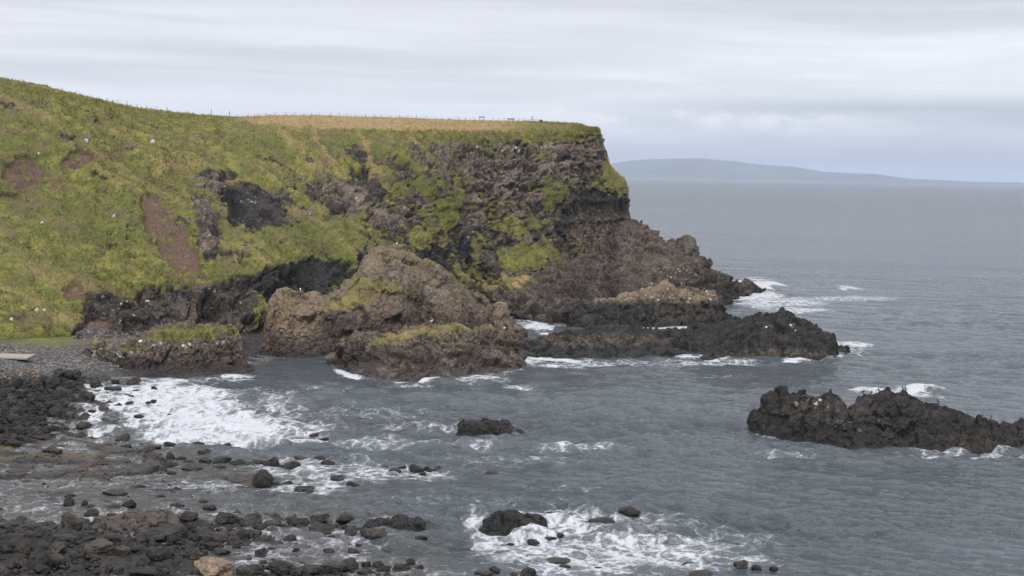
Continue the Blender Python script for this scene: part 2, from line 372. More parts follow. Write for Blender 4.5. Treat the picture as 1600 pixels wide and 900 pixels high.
    for e in [(400, 322, 42, 38, 0, .75), (415, 300, 45, 16, -5, .5), (335, 272, 34, 12, -15, .55), (345, 300, 30, 14, 20, .35), (320, 335, 18, 26, 0, .45), (330, 372, 18, 22, 20, .6),
              (505, 292, 22, 16, 0, .55), (545, 308, 26, 32, 30, .6), (585, 300, 16, 40, -20, .5), (620, 260, 30, 10, 30, .35), (560, 245, 12, 30, -25, .35), (430, 345, 40, 12, 10, .4),
              (470, 330, 30, 22, 0, .25), (600, 350, 30, 25, 0, .3), (510, 355, 60, 14, 0, .15), (370, 395, 30, 14, 0, .3), (640, 330, 30, 35, 0, .25), (120, 213, 30, 4, 0, .3), (45, 160, 50, 8, 5, .3), (165, 185, 25, 5, 0, .3), (345, 195, 40, 8, 5, .3),
              (930, 330, 60, 42, 0, .4), (925, 240, 45, 32, 0, .4), (800, 265, 90, 45, 0, .25), (700, 250, 50, 25, 0, .1)]:
        B = B + e[5] * (.8 if e[0] in (505, 545, 470, 585, 510, 600) else 1) * ell(qx, qy, *e[:5])
    for e in [(868, 300, 20, 22, 0, .65), (850, 285, 14, 14, 0, .4), (815, 352, 38, 13, -5, .6), (815, 405, 50, 17, -12, .75), (760, 412, 30, 12, 0, .5), (700, 345, 12, 40, 10, .5), (718, 300, 16, 18, 0, .35), (855, 245, 14, 9, 0, .5),
              (962, 283, 14, 30, -35, 1.0), (950, 262, 12, 14, 0, .8), (925, 292, 38, 4.5, -3, .9), (745, 385, 14, 22, 0, .4), (668, 345, 16, 30, 10, .4), (710, 262, 10, 25, -15, .35), (790, 318, 14, 8, 0, .3), (770, 235, 50, 5, 0, .3), (500, 365, 70, 20, 15, .35), (300, 470, 30, 5, 0, .1), (410, 480, 7, 30, 15, .4), (345, 440, 20, 8, 0, .25), (800, 215, 80, 8, 0, .5), (880, 213, 50, 5, 0, .5), (560, 420, 12, 10, 0, .5), (535, 445, 14, 6, 0, .4)]:
        B = B - e[5] * ell(qx, qy, *e[:5])
    B = np.where(px < 95, B * 0.5, B)
    aa = P[:, 0] * 0.55 + P[:, 1] * 0.83; nz = fbm(np.stack([(aa + .6 * P[:, 2]) / 3.6, P[:, 2] / 8.0, (P[:, 1] - P[:, 0]) / 12], 1), 21, 5, 0.6)
    tot = B + (nz - 0.5) * 1.35 + (fbm(P / np.array([1.3, 1.3, .8]), 27, 3) - .5) * .75
    R = sst(tot, 0.44, 0.52)
    flat = Nn[:, 2] > 0.93
    R = np.where(flat & (py < rim + 14), 0, R)
    # turf below the lip of the cliff, brown field behind it
    soil = np.zeros(len(P))
    for e in [(40, 262, 30, 20, 0), (123, 251, 28, 9, -5), (236, 322, 17, 17, 10), (250, 345, 22, 22, 40), (272, 368, 24, 24, 0), (289, 390, 22, 24, 0), (298, 408, 15, 12, 0), (115, 452, 16, 13, 0), (20, 300, 18, 10, 0), (343, 208, 6, 14, -20), (155, 505, 16, 10, 30), (640, 195, 1, 1, 0)]:
        soil = np.maximum(soil, ell(sx, sy, *e, soft=0.12))
    soil = np.maximum(soil, 0.8 * ell(sx, sy, 915, 214, 30, 3, 0)); soil = np.maximum(soil, 0.7 * ell(sx, sy, 790, 314, 34, 3.0, -3))
    R = R * (1 - soil)
    straw_lit = sst(px, 330, 420) * (1 - sst(px, 770, 850)) * (1 - sst(G.reshape(-1, 3)[:, 1] * 0 + (py - rim), -4, 1)) * 0.95
    straw_lit = np.maximum(straw_lit, 0.3 * sst(fbm(P / np.array([30., 30, 2.]), 55, 3), 0.45, .6) * sst(px, 360, 460) * (1 - sst(px, 880, 930)) * (1 - sst(py - rim, 2, 12)))
    rib = np.zeros(len(P))
    for (x0, y0, x1, y1, wd) in [(425, 195, 505, 265, 6), (480, 198, 535, 275, 5), (228, 240, 325, 340, 3), (560, 205, 600, 300, 5), (640, 215, 665, 260, 4), (300, 330, 360, 400, 4)]:
        ax, ay = x1 - x0, y1 - y0; L2 = ax * ax + ay * ay; tt = np.clip(((qx - x0) * ax + (qy - y0) * ay) / L2, 0, 1)
        d = np.hypot(qx - x0 - tt * ax, qy - y0 - tt * ay); rib = np.maximum(rib, np.exp(-(d / wd) ** 2))
    straw_lit = np.maximum(straw_lit, rib * 0.55)  # besides dry grass, the tint pales the ribs as if sunlit
    a_ = P[:, 0] * 0.55 + P[:, 1] * 0.83; g_ = (fbm(np.stack([(a_ + 0.55 * P[:, 2]) / 7.5, P[:, 2] / 40, P[:, 1] / 60], 1), 61, 3) - .5) * 2
    straw_lit = np.maximum(straw_lit, .38 * sst(g_, .08, .35) * sst(py - rim, 5, 40) * (1 - .5 * sst(px, 600, 700)))  # fold crests tinted paler: light on the ridges put into the colour
    # displacement
    a = P[:, 0] * 0.55 + P[:, 1] * 0.83       # along the cliff
    sk = np.stack([(a + 0.55 * P[:, 2]) / 7.5, P[:, 2] / 40, a * 0 + P[:, 1] / 60], 1)
    gul = (fbm(sk, 61, 3) - 0.5) * 2
    face = sst(py - rim, 0, 60) * sst(px, -200, 350)
    big = (fbm(P / 14.0, 71, 3) - 0.5) * np.interp(px, [300, 600], [5.5, 3.2]) * sst(py - rim, -2, 40)
    dg = (fbm(P / 3.0, 81, 4) - 0.5) * 1.5 + (fbm(P / 0.8, 91, 3) - 0.5) * 0.55 + (fbm(P / np.array([6., 6., 1.1]), 95, 3) - .5) * 1.0
    near = sst(px, 1100, 950)
    f1, f2, idd, fc = voro(P / np.array([4.2, 4.2, 5.0]) + (fbm(P / 2, 5, 2) - 0.5)[:, None] * 0.4, 101, True)
    f1b, f2b, idb, fcb = voro(P / np.array([1.5, 1.5, 2.0]), 111, True); rgh = .25 + 1.0 * sst(fbm(P / 5, 117, 2), .4, .6)
    dr = (idd - 0.5) * 2.2 + fc * 3.2 - 0.8 * np.exp(-((f2 - f1) / 0.08) ** 2) + ((idb - 0.5) * 0.9 + fcb * 1.3 - 0.4 * np.exp(-((f2b - f1b) / 0.12) ** 2)) * rgh + (fbm(P / 0.7, 121, 2) - 0.5) * 0.35 * rgh
    cl = sst(px, 875, 905) * sst(py, 292, 299) * (1 - sst(py, 385, 400))
    f1c, f2c, idc = voro(P / np.array([1.15, 1.15, 9.0]), 131)
    dcv = (idc - 0.5) * 1.5 - 0.9 * np.exp(-((f2c - f1c) / 0.16) ** 2) + (idb - 0.5) * 0.35
    dr = dr * (1 - cl) + dcv * cl; dr = np.clip(dr, -3, np.interp(px, [560, 700], [.45, 1.3]) * (1 - .6 * sst(px, 890, 915) * (1 - sst(py, 225, 250)))) + np.interp(px, [560, 700], [-.35, 0.])
    zz = P[:, 2] + (fbm(P / 12, 141, 2) - 0.5) * 3
    led = np.zeros(len(P))
    for zl, amp in ((47.5, .9), (43.0, .8), (38.5, .7), (32.0, 1.0), (26.5, .8), (20, .7)):
        led += amp * np.exp(-((zz - zl) / 0.8) ** 2) * (1 if zl != 32 else 1.3)
    dr = dr + (led - 0.6) * sst(px, 640, 780) * 1.1
    disp = big * (1 - 0.45 * sst(px, 900, 960)) + gul * 2.8 * face * (1 - 0.4 * sst(px, 700, 800)) + dg * (1 - R) * sst(py - rim, -8, 6) + dg * 0.35 * (py - rim < 6) + dr * R - soil * (1.6 - .9 * nz) + rib * 0.8
    # the cave-dark hollows at the foot
    for e, am in [((333, 480, 18, 16, 60), 3.0), ((480, 445, 40, 26, 0), 2.0), ((440, 460, 14, 16, 0), 2.), ((370, 335, 12, 14, 0), 2.2), ((400, 350, 14, 9, 0), 2.5), ((550, 318, 7, 10, 0), 2.5), ((832, 290, 22, 10, 10), 2.2), ((370, 272, 16, 8, 0), 1.8), ((800, 262, 12, 8, 0), 1.5)]:
        disp = disp - am * ell(px, py, *e, soft=0.5)
    disp = disp * np.where(px > 1000, 0.3, 1)
    P2 = P + Nn * disp[:, None]
    # lumpy turf on the skyline
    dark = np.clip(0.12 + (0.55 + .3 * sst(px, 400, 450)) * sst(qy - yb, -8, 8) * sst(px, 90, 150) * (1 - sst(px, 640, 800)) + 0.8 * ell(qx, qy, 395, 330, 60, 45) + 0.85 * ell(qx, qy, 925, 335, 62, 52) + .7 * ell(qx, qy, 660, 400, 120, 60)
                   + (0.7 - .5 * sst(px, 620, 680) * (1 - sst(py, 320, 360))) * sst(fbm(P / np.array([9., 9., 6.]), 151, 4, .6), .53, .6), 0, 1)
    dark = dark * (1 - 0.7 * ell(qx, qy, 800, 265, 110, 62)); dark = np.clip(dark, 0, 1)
    lich = 0.15 + 0.35 * sst(py, 330, 400) * sst(px, 640, 900) + 0.45 * ell(qx, qy, 935, 360, 50, 40) + 0.25 * sst(py, 440, 470) * (px < 500)
    speck = 0.32 * sst(py, 240, 280) * sst(px, 280, 340) * (1 - sst(px, 900, 950)) * (1 - sst(py, 400, 430)) + 0.6 * ell(qx, qy, 800, 225, 90, 14) + 0.5 * ell(qx, qy, 225, 470, 26, 18) + 0.3 * (py > 430)
    wet = sst(P2[:, 2], 3.0, 0.8) * 0.9
    z0 = np.zeros(len(P))
    soil = soil * (1 - .8 * sst(fbm(P / 1.5, 161, 4), .56, .66) * (py < 500)); mk = np.stack([R, soil, lich, dark], 1); mk2 = np.stack([straw_lit, np.clip(speck, 0, 1), z0, wet], 1)
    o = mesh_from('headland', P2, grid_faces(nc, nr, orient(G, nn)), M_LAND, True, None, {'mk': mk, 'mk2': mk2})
    tag(o, 'grassy basalt headland with cliffs ending at the sea', None, None, 'structure')
    return P2, Nn, px, py, R, soil, straw_lit, rim
HP = headland()


# ------------------------------------------------------------------ beach and sea bed
gpts = [(-300, 545, 4), (-150, 540, 4), (0, 540, 3.4), (60, 540, 3.2), (120, 535, 3.4), (200, 530, 2.5), (300, 540, 1.8), (385, 562, .2), (420, 548, .1), (480, 540, -.3), (450, 575, -1.2), (0, 575, 2.6), (60, 575, 2.3), (110, 578, 1.2), (200, 580, .4), (340, 585, 0),
        (-150, 600, 2.2), (0, 600, 2.0), (60, 600, 1.6), (100, 605, .8), (140, 600, -.3), (0, 640, 1.2), (60, 640, .8), (105, 645, .1), (-200, 650, 1.4), (0, 680, .45), (60, 678, .2), (110, 680, -.25),
        (-200, 720, .2), (0, 715, 0.0), (100, 715, -.15), (250, 715, -.35), (0, 750, -.05), (200, 750, -.2), (400, 750, -.5), (0, 785, -.45), (200, 790, -.55), (400, 790, -.7), (-200, 780, -.3),
        (-200, 830, .5), (0, 825, .35), (100, 825, .4), (200, 825, .35), (300, 820, .3), (400, 822, .15), (480, 825, -.15), (560, 830, -.5),
        (-200, 880, .9), (0, 860, .6), (110, 860, .5), (200, 860, .25), (330, 862, -.1), (450, 850, -.5), (0, 895, .8), (80, 900, .7), (160, 900, .1), (240, 898, .35), (330, 905, .1), (420, 905, .25), (560, 900, .05), (660, 900, -.25), (780, 905, -.35),
        (700, 1000, .3), (400, 1000, 1.2), (0, 1000, 2.2), (-300, 1000, 3), (1000, 1000, -.6), (1100, 900, -2), (800, 830, -1.5), (1400, 900, -4), (200, 620, -1), (300, 650, -1.6), (500, 620, -2.5), (600, 700, -2.5), (800, 700, -3.5), (1000, 620, -5), (900, 570, -2), (700, 600, -1.5), (1300, 700, -4), (1600, 800, -7)]
gp = np.array([atZ(np.array(float(a)), np.array(float(b)), c) for a, b, c in gpts])
def rbf_fit(p, z, lam=0.05):
    d = np.linalg.norm(p[:, None] - p[None], axis=2) / 50; K = np.where(d > 0, d * d * np.log(d + 1e-9), 0) + lam * np.eye(len(p))
    A = np.hstack([np.ones((len(p), 1)), p / 50]); Mx = np.block([[K, A], [A.T, np.zeros((3, 3))]])
    return np.linalg.solve(Mx, np.concatenate([z, np.zeros(3)]))
GW = rbf_fit(gp[:, :2], gp[:, 2])
def ground_z(xy):
    out = np.zeros(len(xy))
    for i in range(0, len(xy), 40000):
        q = xy[i:i + 40000]; d = np.linalg.norm(q[:, None] - gp[None, :, :2], axis=2) / 50
        out[i:i + 40000] = np.where(d > 0, d * d * np.log(d + 1e-9), 0) @ GW[:len(gp)] + GW[len(gp)] + (q / 50) @ GW[len(gp) + 1:]
    return out
def ground_full(xy):
    """smooth height and, on top, ribs and lumps"""
    z = np.clip(ground_z(xy), -6, 8)
    z = np.maximum(z, 33 * (90 - xy[:, 1]) / 90 - 0.5)
    P = np.stack([xy[:, 0], xy[:, 1], z * 0], 1); px, py = proj(np.stack([xy[:, 0], xy[:, 1], z], 1))
    f1, f2, idd = voro(P / 1.6, 201); g1, g2, ig = voro(P / 0.75, 211)
    shing = (1 - sst(py, 575, 592)) * (py > 300) * (1 - sst(px, 330, 380))
    lump = (0.45 - f1) * 0.9 * (0.4 + idd) + (0.45 - g1) * 0.45
    ribs = (fbm(np.stack([P[:, 0] / 9, (P[:, 1] + 0.12 * P[:, 0]) / 1.9, P[:, 2]], 1), 221, 4) - 0.5) * 1.5
    inter = sst(py, 685, 705) * (1 - sst(py, 780, 800))
    z = z + lump * (1 - shing) * (1 - 0.55 * inter) + ribs * inter * 0.75 + (fbm(P / 6, 231, 3) - 0.5) * 0.5 + shing * (fbm(P / 0.6, 241, 2) - 0.5) * 0.25
    return z, px, py, shing, idd
def beach():
    th = np.linspace(-0.50, 0.46, 900); D = np.concatenate([np.linspace(-20, 95, 30), np.arange(96, 330, 0.32)])
    T, DD = np.meshgrid(th, D, indexing='ij'); xy = np.stack([np.tan(T) * np.maximum(DD, 60), DD], -1).reshape(-1, 2)
    z, px, py, shing, idd = ground_full(xy)
    P = np.stack([xy[:, 0], xy[:, 1], z], 1)
    n1 = fbm(P / 3, 251, 3)
    grass = ell(px + (n1 - .5) * 40, py + (n1 - .5) * 20, 30, 500, 120, 38, 12)
    cob = np.clip(shing * 1.0, 0, 1) * (1 - grass)
    weed = sst(n1, .45, .6) * sst(py, 694, 702) * (1 - sst(py, 715, 724)) * (px < 230)
    soil = 0.4 * sst(fbm(P / 2.0, 261, 3), .57, .68) * (sst(py, 855, 880) * (px < 180) + sst(py, 730, 745) * (px < 200) * 0.7 * (py < 790)) + 0.6 * ell(px, py, 75, 566, 70, 7, 8)
    R = np.clip(1 - grass - 0.85 * weed, 0, 1)
    wet = sst(z, 0.9, 0.25) * 0.8
    mk = np.stack([R, np.clip(soil, 0, 1), 0 * R + .1, 0 * R + .95], 1); mk2 = np.stack([0 * R, 0 * R, cob, wet], 1)
    o = mesh_from('beach', P, grid_faces(len(th), len(D)), M_LAND, True, None, {'mk': mk, 'mk2': mk2})
    tag(o, 'shingle and boulder shore running down to the water', None, None, 'structure')
beach()


# ------------------------------------------------------------------ rock outcrops rising from the water
WATERLINES = []
def outcrop(name, cols, label, cat, prof=((0.0, 0.0), (0.28, 0.45), (0.7, 0.86)), sp=0.28, amp=1.0, lump=0.0, strat=0.0, masks=None, group=None, back=0.9, foam=1.0, kind=None, rag=0.0, seed=0, fs=1.0, slab=0.0):
    cols = list(cols); C = []; WATERLINES.append(([c[0] for c in cols], [c[1] for c in cols], foam))
    for c in cols:
        px, yw, yt, dc = [float(v) for v in c[:4]]
        Wp = atZ(np.array(px), np.array(yw), 0.0); D0 = Wp[1]; T = atD(np.array(px), np.array(yt), D0 + dc)
        ht = T[2]; dirv = np.array([Wp[0] / D0, 1.0, 0])
        pts = [Wp + dirv * -1.2 * fs + np.array([0, 0, -1.8 * fs])]
        for (fd, fh) in prof: pts.append(Wp + dirv * dc * fd + np.array([0, 0, ht * fh]))
        pts.append(T)
        pts.append(T + dirv * dc * back * 0.35 + np.array([0, 0, -0.22 * ht]))
        pts.append(np.array([0, 0, 0.0]) + (T + dirv * dc * back) * np.array([1, 1, 0]) + np.array([0, 0, -0.2]))
        pts.append((T + dirv * (dc * back + 1.5)) * np.array([1, 1, 0]) + np.array([0, 0, -2.5]))
        C.append(pts)
    e0 = np.array(C[0]); e1 = np.array(C[-1])           # close both ends under water
    def close(e, other):
        q = e.copy(); q[:, 2] = np.minimum(q[:, 2], -1.0) - 1.2; dv = (e.mean(0) - other.mean(0)); dv[2] = 0; q += dv / (np.linalg.norm(dv) + 1e-6) * 1.2; return q
    C = [close(e0, np.array(C[1]))] + [np.array(c) for c in C] + [close(e1, np.array(C[-2]))]
    nrow = len(C[0]); G = loft(C, sp, sp, row_w=[1] * (nrow - 4) + [0.7, .4, .3])
    nn = gnormals(G); nc, nr = G.shape[:2]; P = G.reshape(-1, 3).copy(); Nn = nn.reshape(-1, 3)
    env = sst(P[:, 2], -0.6 * fs, 1.2 * fs)
    sc = 1.0
    f1, f2, i1, c1 = voro(P / (3.6 * fs) + (fbm(P / 2 / fs, 5 + seed, 2) - .5)[:, None] * .5, 301 + seed, True); g1, g2, i2, c2 = voro(P / (1.2 * fs), 311 + seed, True)
    big = (fbm(P / 6 / fs, 321 + seed, 3) - .5); rgh = .2 + 1.1 * sst(fbm(P / 4 / fs, 325 + seed, 2), .38, .6)
    block = (i1 - .5) * 1.3 + c1 * 2.6 - .5 * np.exp(-((f2 - f1) / .08) ** 2) + ((i2 - .5) * .55 + c2 * .9 - .25 * np.exp(-((g2 - g1) / .12) ** 2)) * rgh
    lmp = (0.5 - f1) * 1.9 + (0.5 - g1) * 0.75 * rgh + c1 * 1.2
    d = big * 1.6 + (block * (1 - lump) + lmp * lump) + (fbm(P / .5 / fs, 331 + seed, 2) - .5) * .25
    d = d * fs
    if slab:
        th_ = math.radians(9); Q = np.stack([P[:, 0] / 9, P[:, 1] / 7, (P[:, 2] * math.cos(th_) + P[:, 0] * math.sin(th_)) / 1.7], 1)
        s1, s2, si, sf = voro(Q + (fbm(P / 4, 371, 3) - .5)[:, None] * .5, 381, True); d = d * (1 - .45 * slab) + slab * ((si - .5) * 2.2 + sf * 2.0 - .7 * np.exp(-((s2 - s1) / .07) ** 2))
    if strat:
        zz = P[:, 2] * 1.0 + (fbm(P / 9, 341 + seed, 2) - .5) * 1.5
        d = d + strat * (np.abs(((zz / 1.1) % 1) - .5) * 2 - .5) * .7
    P = P + Nn * (d * amp * env)[:, None]
    if rag:
        k1, k2, ik = voro(np.stack([P[:, 0] / 1.5, P[:, 1] / 1.5, 0 * P[:, 0]], 1), 351 + seed)
        P[:, 2] += rag * (np.maximum(ik - .45, 0) * 2.0 * sst(0.58 - k1, 0, .2)) * sst(P[:, 2], .8, 2.2)
    px, py = proj(P)
    z0 = np.zeros(len(P)); A = {k: z0 + v for k, v in dict(rock=1., soil=0., lich=.2, dark=.8, straw_lit=0., speck=0., cob=0.).items()}
    if masks: masks(A, px, py, P, Nn, fbm(P / 2.2, 361 + seed, 4))
    tide = sst(P[:, 2], 1.7, 0.5); A['lich'] = A['lich'] * (1 - tide); A['speck'] = A['speck'] * (1 - tide)
    mk = np.stack([np.clip(A[k], 0, 1) for k in ('rock', 'soil', 'lich', 'dark')], 1)
    mk2 = np.stack([np.clip(A[k], 0, 1) for k in ('straw_lit', 'speck', 'cob')] + [sst(P[:, 2], 1.3, 0.3) * .85], 1)
    mid = P[np.argmax(P[:, 2])].copy(); mid[2] = 0
    o = mesh_from(name, P, grid_faces(nc, nr, orient(G, nn)), M_LAND, False, mid, {'mk': mk, 'mk2': mk2})
    tag(o, label, cat, group, kind)
    return P

def mk_prom(A, px, py, P, Nn, n1):
    g = ell(px + (n1 - .5) * 40, py + (n1 - .5) * 14, 775, 440, 58, 13, -4, .4)
    A['rock'] -= g; A['straw_lit'] = 0.35 * g + 0.9 * ell(px, py, 815, 438, 16, 9, -20)
    A['dark'] = A['dark'] * 0 + 0.55 + 0.45 * sst(n1, .45, .6) * sst(py, 400, 470) + .5 * ell(px, py, 1110, 470, 40, 40)
    A['lich'] += 0.1; A['speck'] = .75 * ell(px, py, 1060, 425, 45, 16, 20)
    A['soil'] = 0.35 * sst(n1, .5, .62)
outcrop('rock_promontory', [(755, 472, 444, 22), (800, 496, 436, 35), (840, 503, 427, 52), (880, 505, 416, 78), (920, 505, 397, 108), (950, 505, 372, 132), (972, 504, 349, 148), (985, 504, 345, 150), (1000, 502, 350, 146), (1015, 500, 362, 138), (1040, 496, 377, 122), (1058, 492, 380, 112),
        (1073, 489, 380, 104), (1085, 486, 398, 84), (1100, 482, 414, 66), (1112, 479, 425, 50), (1130, 474, 434, 34), (1150, 465, 441, 20), (1172, 460, 454, 6)],
        'brown sloping rock promontory stepping down from the cliff tip to the surf', 'rock platform', prof=((0, 0), (.12, .22), (.35, .40), (.7, .70)), sp=.33, amp=1.0, strat=.3, slab=1.0, masks=mk_prom, foam=0.6, back=0.35, seed=3)

def mk_stack(A, px, py, P, Nn, n1):
    qx, qy = px + (n1 - .5) * 26, py + (n1 - .5) * 16
    g = np.maximum(ell(qx, qy, 545, 470, 46, 13, -12, .2), ell(qx, qy, 600, 450, 26, 12, 0, .25)); g = np.maximum(g, ell(qx, qy, 560, 448, 24, 10, -35, .3))
    g = np.maximum(g, 0.75 * ell(qx, qy, 660, 405, 34, 5, 25)); g = np.maximum(g, .3 * sst(n1, .5, .6) * (py < 470))
    A['rock'] -= g; A['straw_lit'] = 0.25 * g
    A['soil'] = .30 * sst(n1, .38, .58) * (1 - g); A['lich'] = 0.50 + 0.45 * ell(qx, qy, 600, 400, 34, 16, -25) + 0.5 * ell(qx, qy, 455, 485, 40, 38) + 0 * px
    A['dark'] = 0.12 + .75 * sst(py, 478, 505) + .5 * ell(qx, qy, 650, 480, 22, 45, -20) - .5 * ell(px, py, 460, 490, 46, 42); A['speck'] = .12 + 0 * px  # tilted right-hand ellipse in the dark mask paints the hollow flank's shade
outcrop('sea_stack', [(410, 556, 548, 2), (417, 557, 505, 6), (424, 558, 468, 8), (432, 559, 453, 9), (446, 560, 449, 10), (462, 560, 458, 10), (480, 560, 456, 10), (500, 560, 458, 10), (515, 558, 462, 10), (530, 557, 450, 11), (548, 556, 437, 12), (560, 555, 424, 13), (570, 554, 404, 14), (583, 553, 392, 14),
        (600, 552, 388, 14), (620, 550, 385, 15), (640, 549, 390, 15), (655, 548, 402, 15), (690, 546, 418, 14), (712, 544, 436, 13), (728, 542, 450, 12), (745, 538, 458, 10), (765, 534, 476, 7), (776, 530, 520, 3)],
        'tall humped brown sea stack with a strip of turf on its shoulder', 'sea stack', prof=((0, 0), (.10, .32), (.28, .62), (.6, .88)), sp=.24, amp=.5, lump=.35, masks=mk_stack, foam=0.0, seed=11)
def mk_boot(A, px, py, P, Nn, n1):
    qx, qy = px + (n1 - .5) * 30, py + (n1 - .5) * 10
    g = ell(qx, qy, 690, 515, 75, 7, -6, .4) + ell(qx, qy, 610, 528, 40, 6, -14, .4)
    A['rock'] -= g * .85; A['lich'] = .6 - .45 * sst(py, 536, 548); A['dark'] = .35 + .4 * sst(n1, .42, .58) + .5 * ell(qx, qy, 560, 565, 36, 14); A['straw_lit'] = .3 * g; A['soil'] = .15 * sst(py, 540, 550) * sst(n1, .45, .58)
outcrop('rock_ledge', [(514, 572, 566, 2), (524, 577, 541, 8), (536, 580, 532, 9), (555, 585, 522, 11), (575, 588, 524, 12), (600, 592, 519, 13), (640, 595, 513, 14), (680, 592, 507, 14), (720, 588, 509, 14), (760, 583, 513, 13), (790, 580, 517, 12), (806, 577, 530, 8), (822, 572, 566, 3)],
        'low brown rock ledge with mossy top lying in front of the tall stack', 'rock ledge', prof=((0, 0), (.30, .20), (.55, .50), (.75, .85)), sp=.22, amp=.6, strat=.25, slab=.5, masks=mk_boot, seed=21)
def mk_pin(A, px, py, P, Nn, n1):
    A['lich'] = .55 + .4 * ell(px, py, 785, 480, 14, 14); A['dark'] = .2 + .6 * sst(py, 505, 525)
outcrop('rock_pinnacle', [(750, 532, 528, 1), (762, 531, 502, 3), (772, 531, 480, 4), (780, 531, 471, 4), (790, 531, 475, 4), (800, 531, 490, 4), (812, 532, 507, 3), (822, 533, 524, 2), (828, 534, 531, 1)],
        'small pointed orange-brown rock between the stack and the narrow water gap', 'rock', prof=((0, 0), (.2, .4), (.6, .8)), sp=.2, amp=.5, masks=mk_pin, foam=0.3, seed=31)
def mk_f(A, px, py, P, Nn, n1):
    qx, qy = px + (n1 - .5) * 30, py + (n1 - .5) * 10
    g = ell(qx, qy, 300, 521, 78, 11, -3, .15); g = np.maximum(g, ell(qx, qy, 205, 543, 22, 4, 0))
    g = g * (1 - .8 * ell(qx, qy, 345, 520, 14, 5)); A['rock'] -= g; A['dark'] = .35 + .6 * sst(py, 556, 572) ; A['lich'] = .35 * (1 - sst(py, 555, 562))
    A['speck'] = 1.0 * ell(qx, qy, 205, 543, 70, 11, -8) + .9 * ell(qx, qy, 300, 538, 60, 5, -6); A['soil'] = .2 * sst(py, 556, 562) * sst(n1, .42, .55)
outcrop('rock_ledge', [(120, 574, 568, 2), (130, 577, 556, 4), (145, 580, 543, 6), (165, 583, 534, 8), (190, 586, 530, 9), (215, 588, 523, 10), (235, 589, 515, 11), (255, 589, 511, 12), (280, 589, 508, 12), (320, 588, 508, 12), (350, 586, 509, 12), (366, 585, 513, 10), (374, 584, 530, 9), (384, 583, 556, 6), (398, 580, 575, 2)],
        'flat-topped rock ledge covered with bright green turf beside the shingle beach', 'rock ledge', prof=((0, 0), (.42, .16), (.5, .55), (.66, .80)), sp=.2, amp=.5, strat=.4, masks=mk_f, foam=.25, seed=41)
def mk_g2(A, px, py, P, Nn, n1):
    A['lich'] = .1 + .75 * (1 - sst(py, 464, 476)); A['speck'] = .55 * (1 - sst(py, 470, 476)); A['dark'] = .3 + .65 * sst(py, 470, 478); A['soil'] = .3 * ell(px, py, 1080, 492, 60, 10)
outcrop('rock_ledge', [(886, 504, 497, 1), (892, 511, 484, 4), (905, 512, 477, 6), (925, 512, 474, 7), (960, 512, 464, 8), (1000, 511, 454, 9), (1030, 511, 446, 9), (1045, 510, 443, 9), (1060, 510, 450, 9), (1075, 509, 447, 9), (1098, 508, 451, 9), (1110, 507, 456, 8), (1120, 504, 466, 6), (1130, 501, 484, 3), (1137, 498, 495, 1)],
        'rock ledge topped with orange lichen-covered blocks behind the long black reef', 'rock ledge', prof=((0, 0), (.22, .5), (.5, .80)), sp=.24, amp=.7, lump=.5, masks=mk_g2, foam=.2, seed=51)
def mk_g3(A, px, py, P, Nn, n1):
    A['lich'] = .12 + .42 * ell(px, py, 930, 532, 90, 9); A['dark'] = 1 - .3 * ell(px, py, 930, 532, 110, 12) - .4 * ell(px, py, 1220, 552, 70, 7); A['soil'] = .1 * ell(px, py, 1210, 555, 80, 6); A['speck'] = .5 * ell(px, py, 1215, 512, 40, 8)
outcrop('rock_reef', [(800, 553, 546, 3), (815, 556, 541, 8), (850, 560, 531, 14), (880, 561, 524, 16), (920, 562, 519, 18), (960, 561, 514, 19), (990, 559, 517, 17), (1020, 557, 519, 15), (1050, 555, 517, 14), (1080, 554, 513, 14), (1105, 554, 507, 14), (1130, 556, 499, 15), (1150, 558, 497, 16), (1180, 560, 494, 16), (1205, 562, 491, 16), (1222, 562, 488, 15), (1240, 562, 495, 14), (1262, 561, 507, 12), (1280, 560, 515, 10),
        (1292, 559, 523, 8), (1302, 557, 530, 6), (1314, 554, 541, 4), (1326, 550, 548, 1)],
        'long jagged black reef reaching furthest out from the headland', 'reef', prof=((0, 0), (.25, .34), (.6, .72)), sp=.26, amp=.85, lump=.6, masks=mk_g3, rag=.8, seed=61)
def mk_h(A, px, py, P, Nn, n1):
    A['lich'] = .12 + .15 * ell(px, py, 1290, 640, 60, 20); A['speck'] = .55 * ell(px, py, 1330, 665, 70, 14) + .4 * ell(px, py, 1240, 630, 60, 14); A['dark'] = 1 - .12 * ell(px, py, 1290, 640, 80, 22) - .2 * ell(px, py, 1530, 690, 50, 12); A['soil'] = .12 * ell(px, py, 1500, 698, 70, 6)
SKERRY = outcrop('skerry', [(1173, 671, 664, 1), (1178, 675, 644, 3), (1190, 679, 638, 5), (1197, 681, 619, 6), (1210, 683, 613, 7), (1222, 685, 606, 7), (1236, 688, 614, 8), (1258, 692, 617, 8), (1276, 694, 625, 8), (1284, 695, 622, 8), (1290, 696, 617, 7), (1305, 697, 616, 7), (1317, 697, 622, 7), (1324, 698, 641, 8),
        (1330, 698, 632, 8), (1350, 699, 620, 9), (1370, 699, 614, 9), (1383, 700, 609, 9), (1398, 700, 617, 9), (1412, 701, 615, 9), (1426, 702, 620, 9), (1440, 703, 628, 9), (1465, 704, 634, 9), (1490, 704, 641, 9), (1512, 704, 650, 8), (1525, 703, 659, 7), (1540, 703, 656, 6), (1560, 700, 660, 5), (1600, 696, 658, 5), (1680, 690, 664, 5), (1740, 684, 676, 2)],
        'long craggy black skerry with cormorants perched along its crest', 'skerry', prof=((0, 0), (.22, .42), (.6, .80)), sp=.15, amp=.75, fs=.6, lump=.55, masks=mk_h, foam=.55, rag=.5, seed=71)
def mk_blk(A, px, py, P, Nn, n1): A['lich'] = A['lich'] * .3; A['dark'] += .3
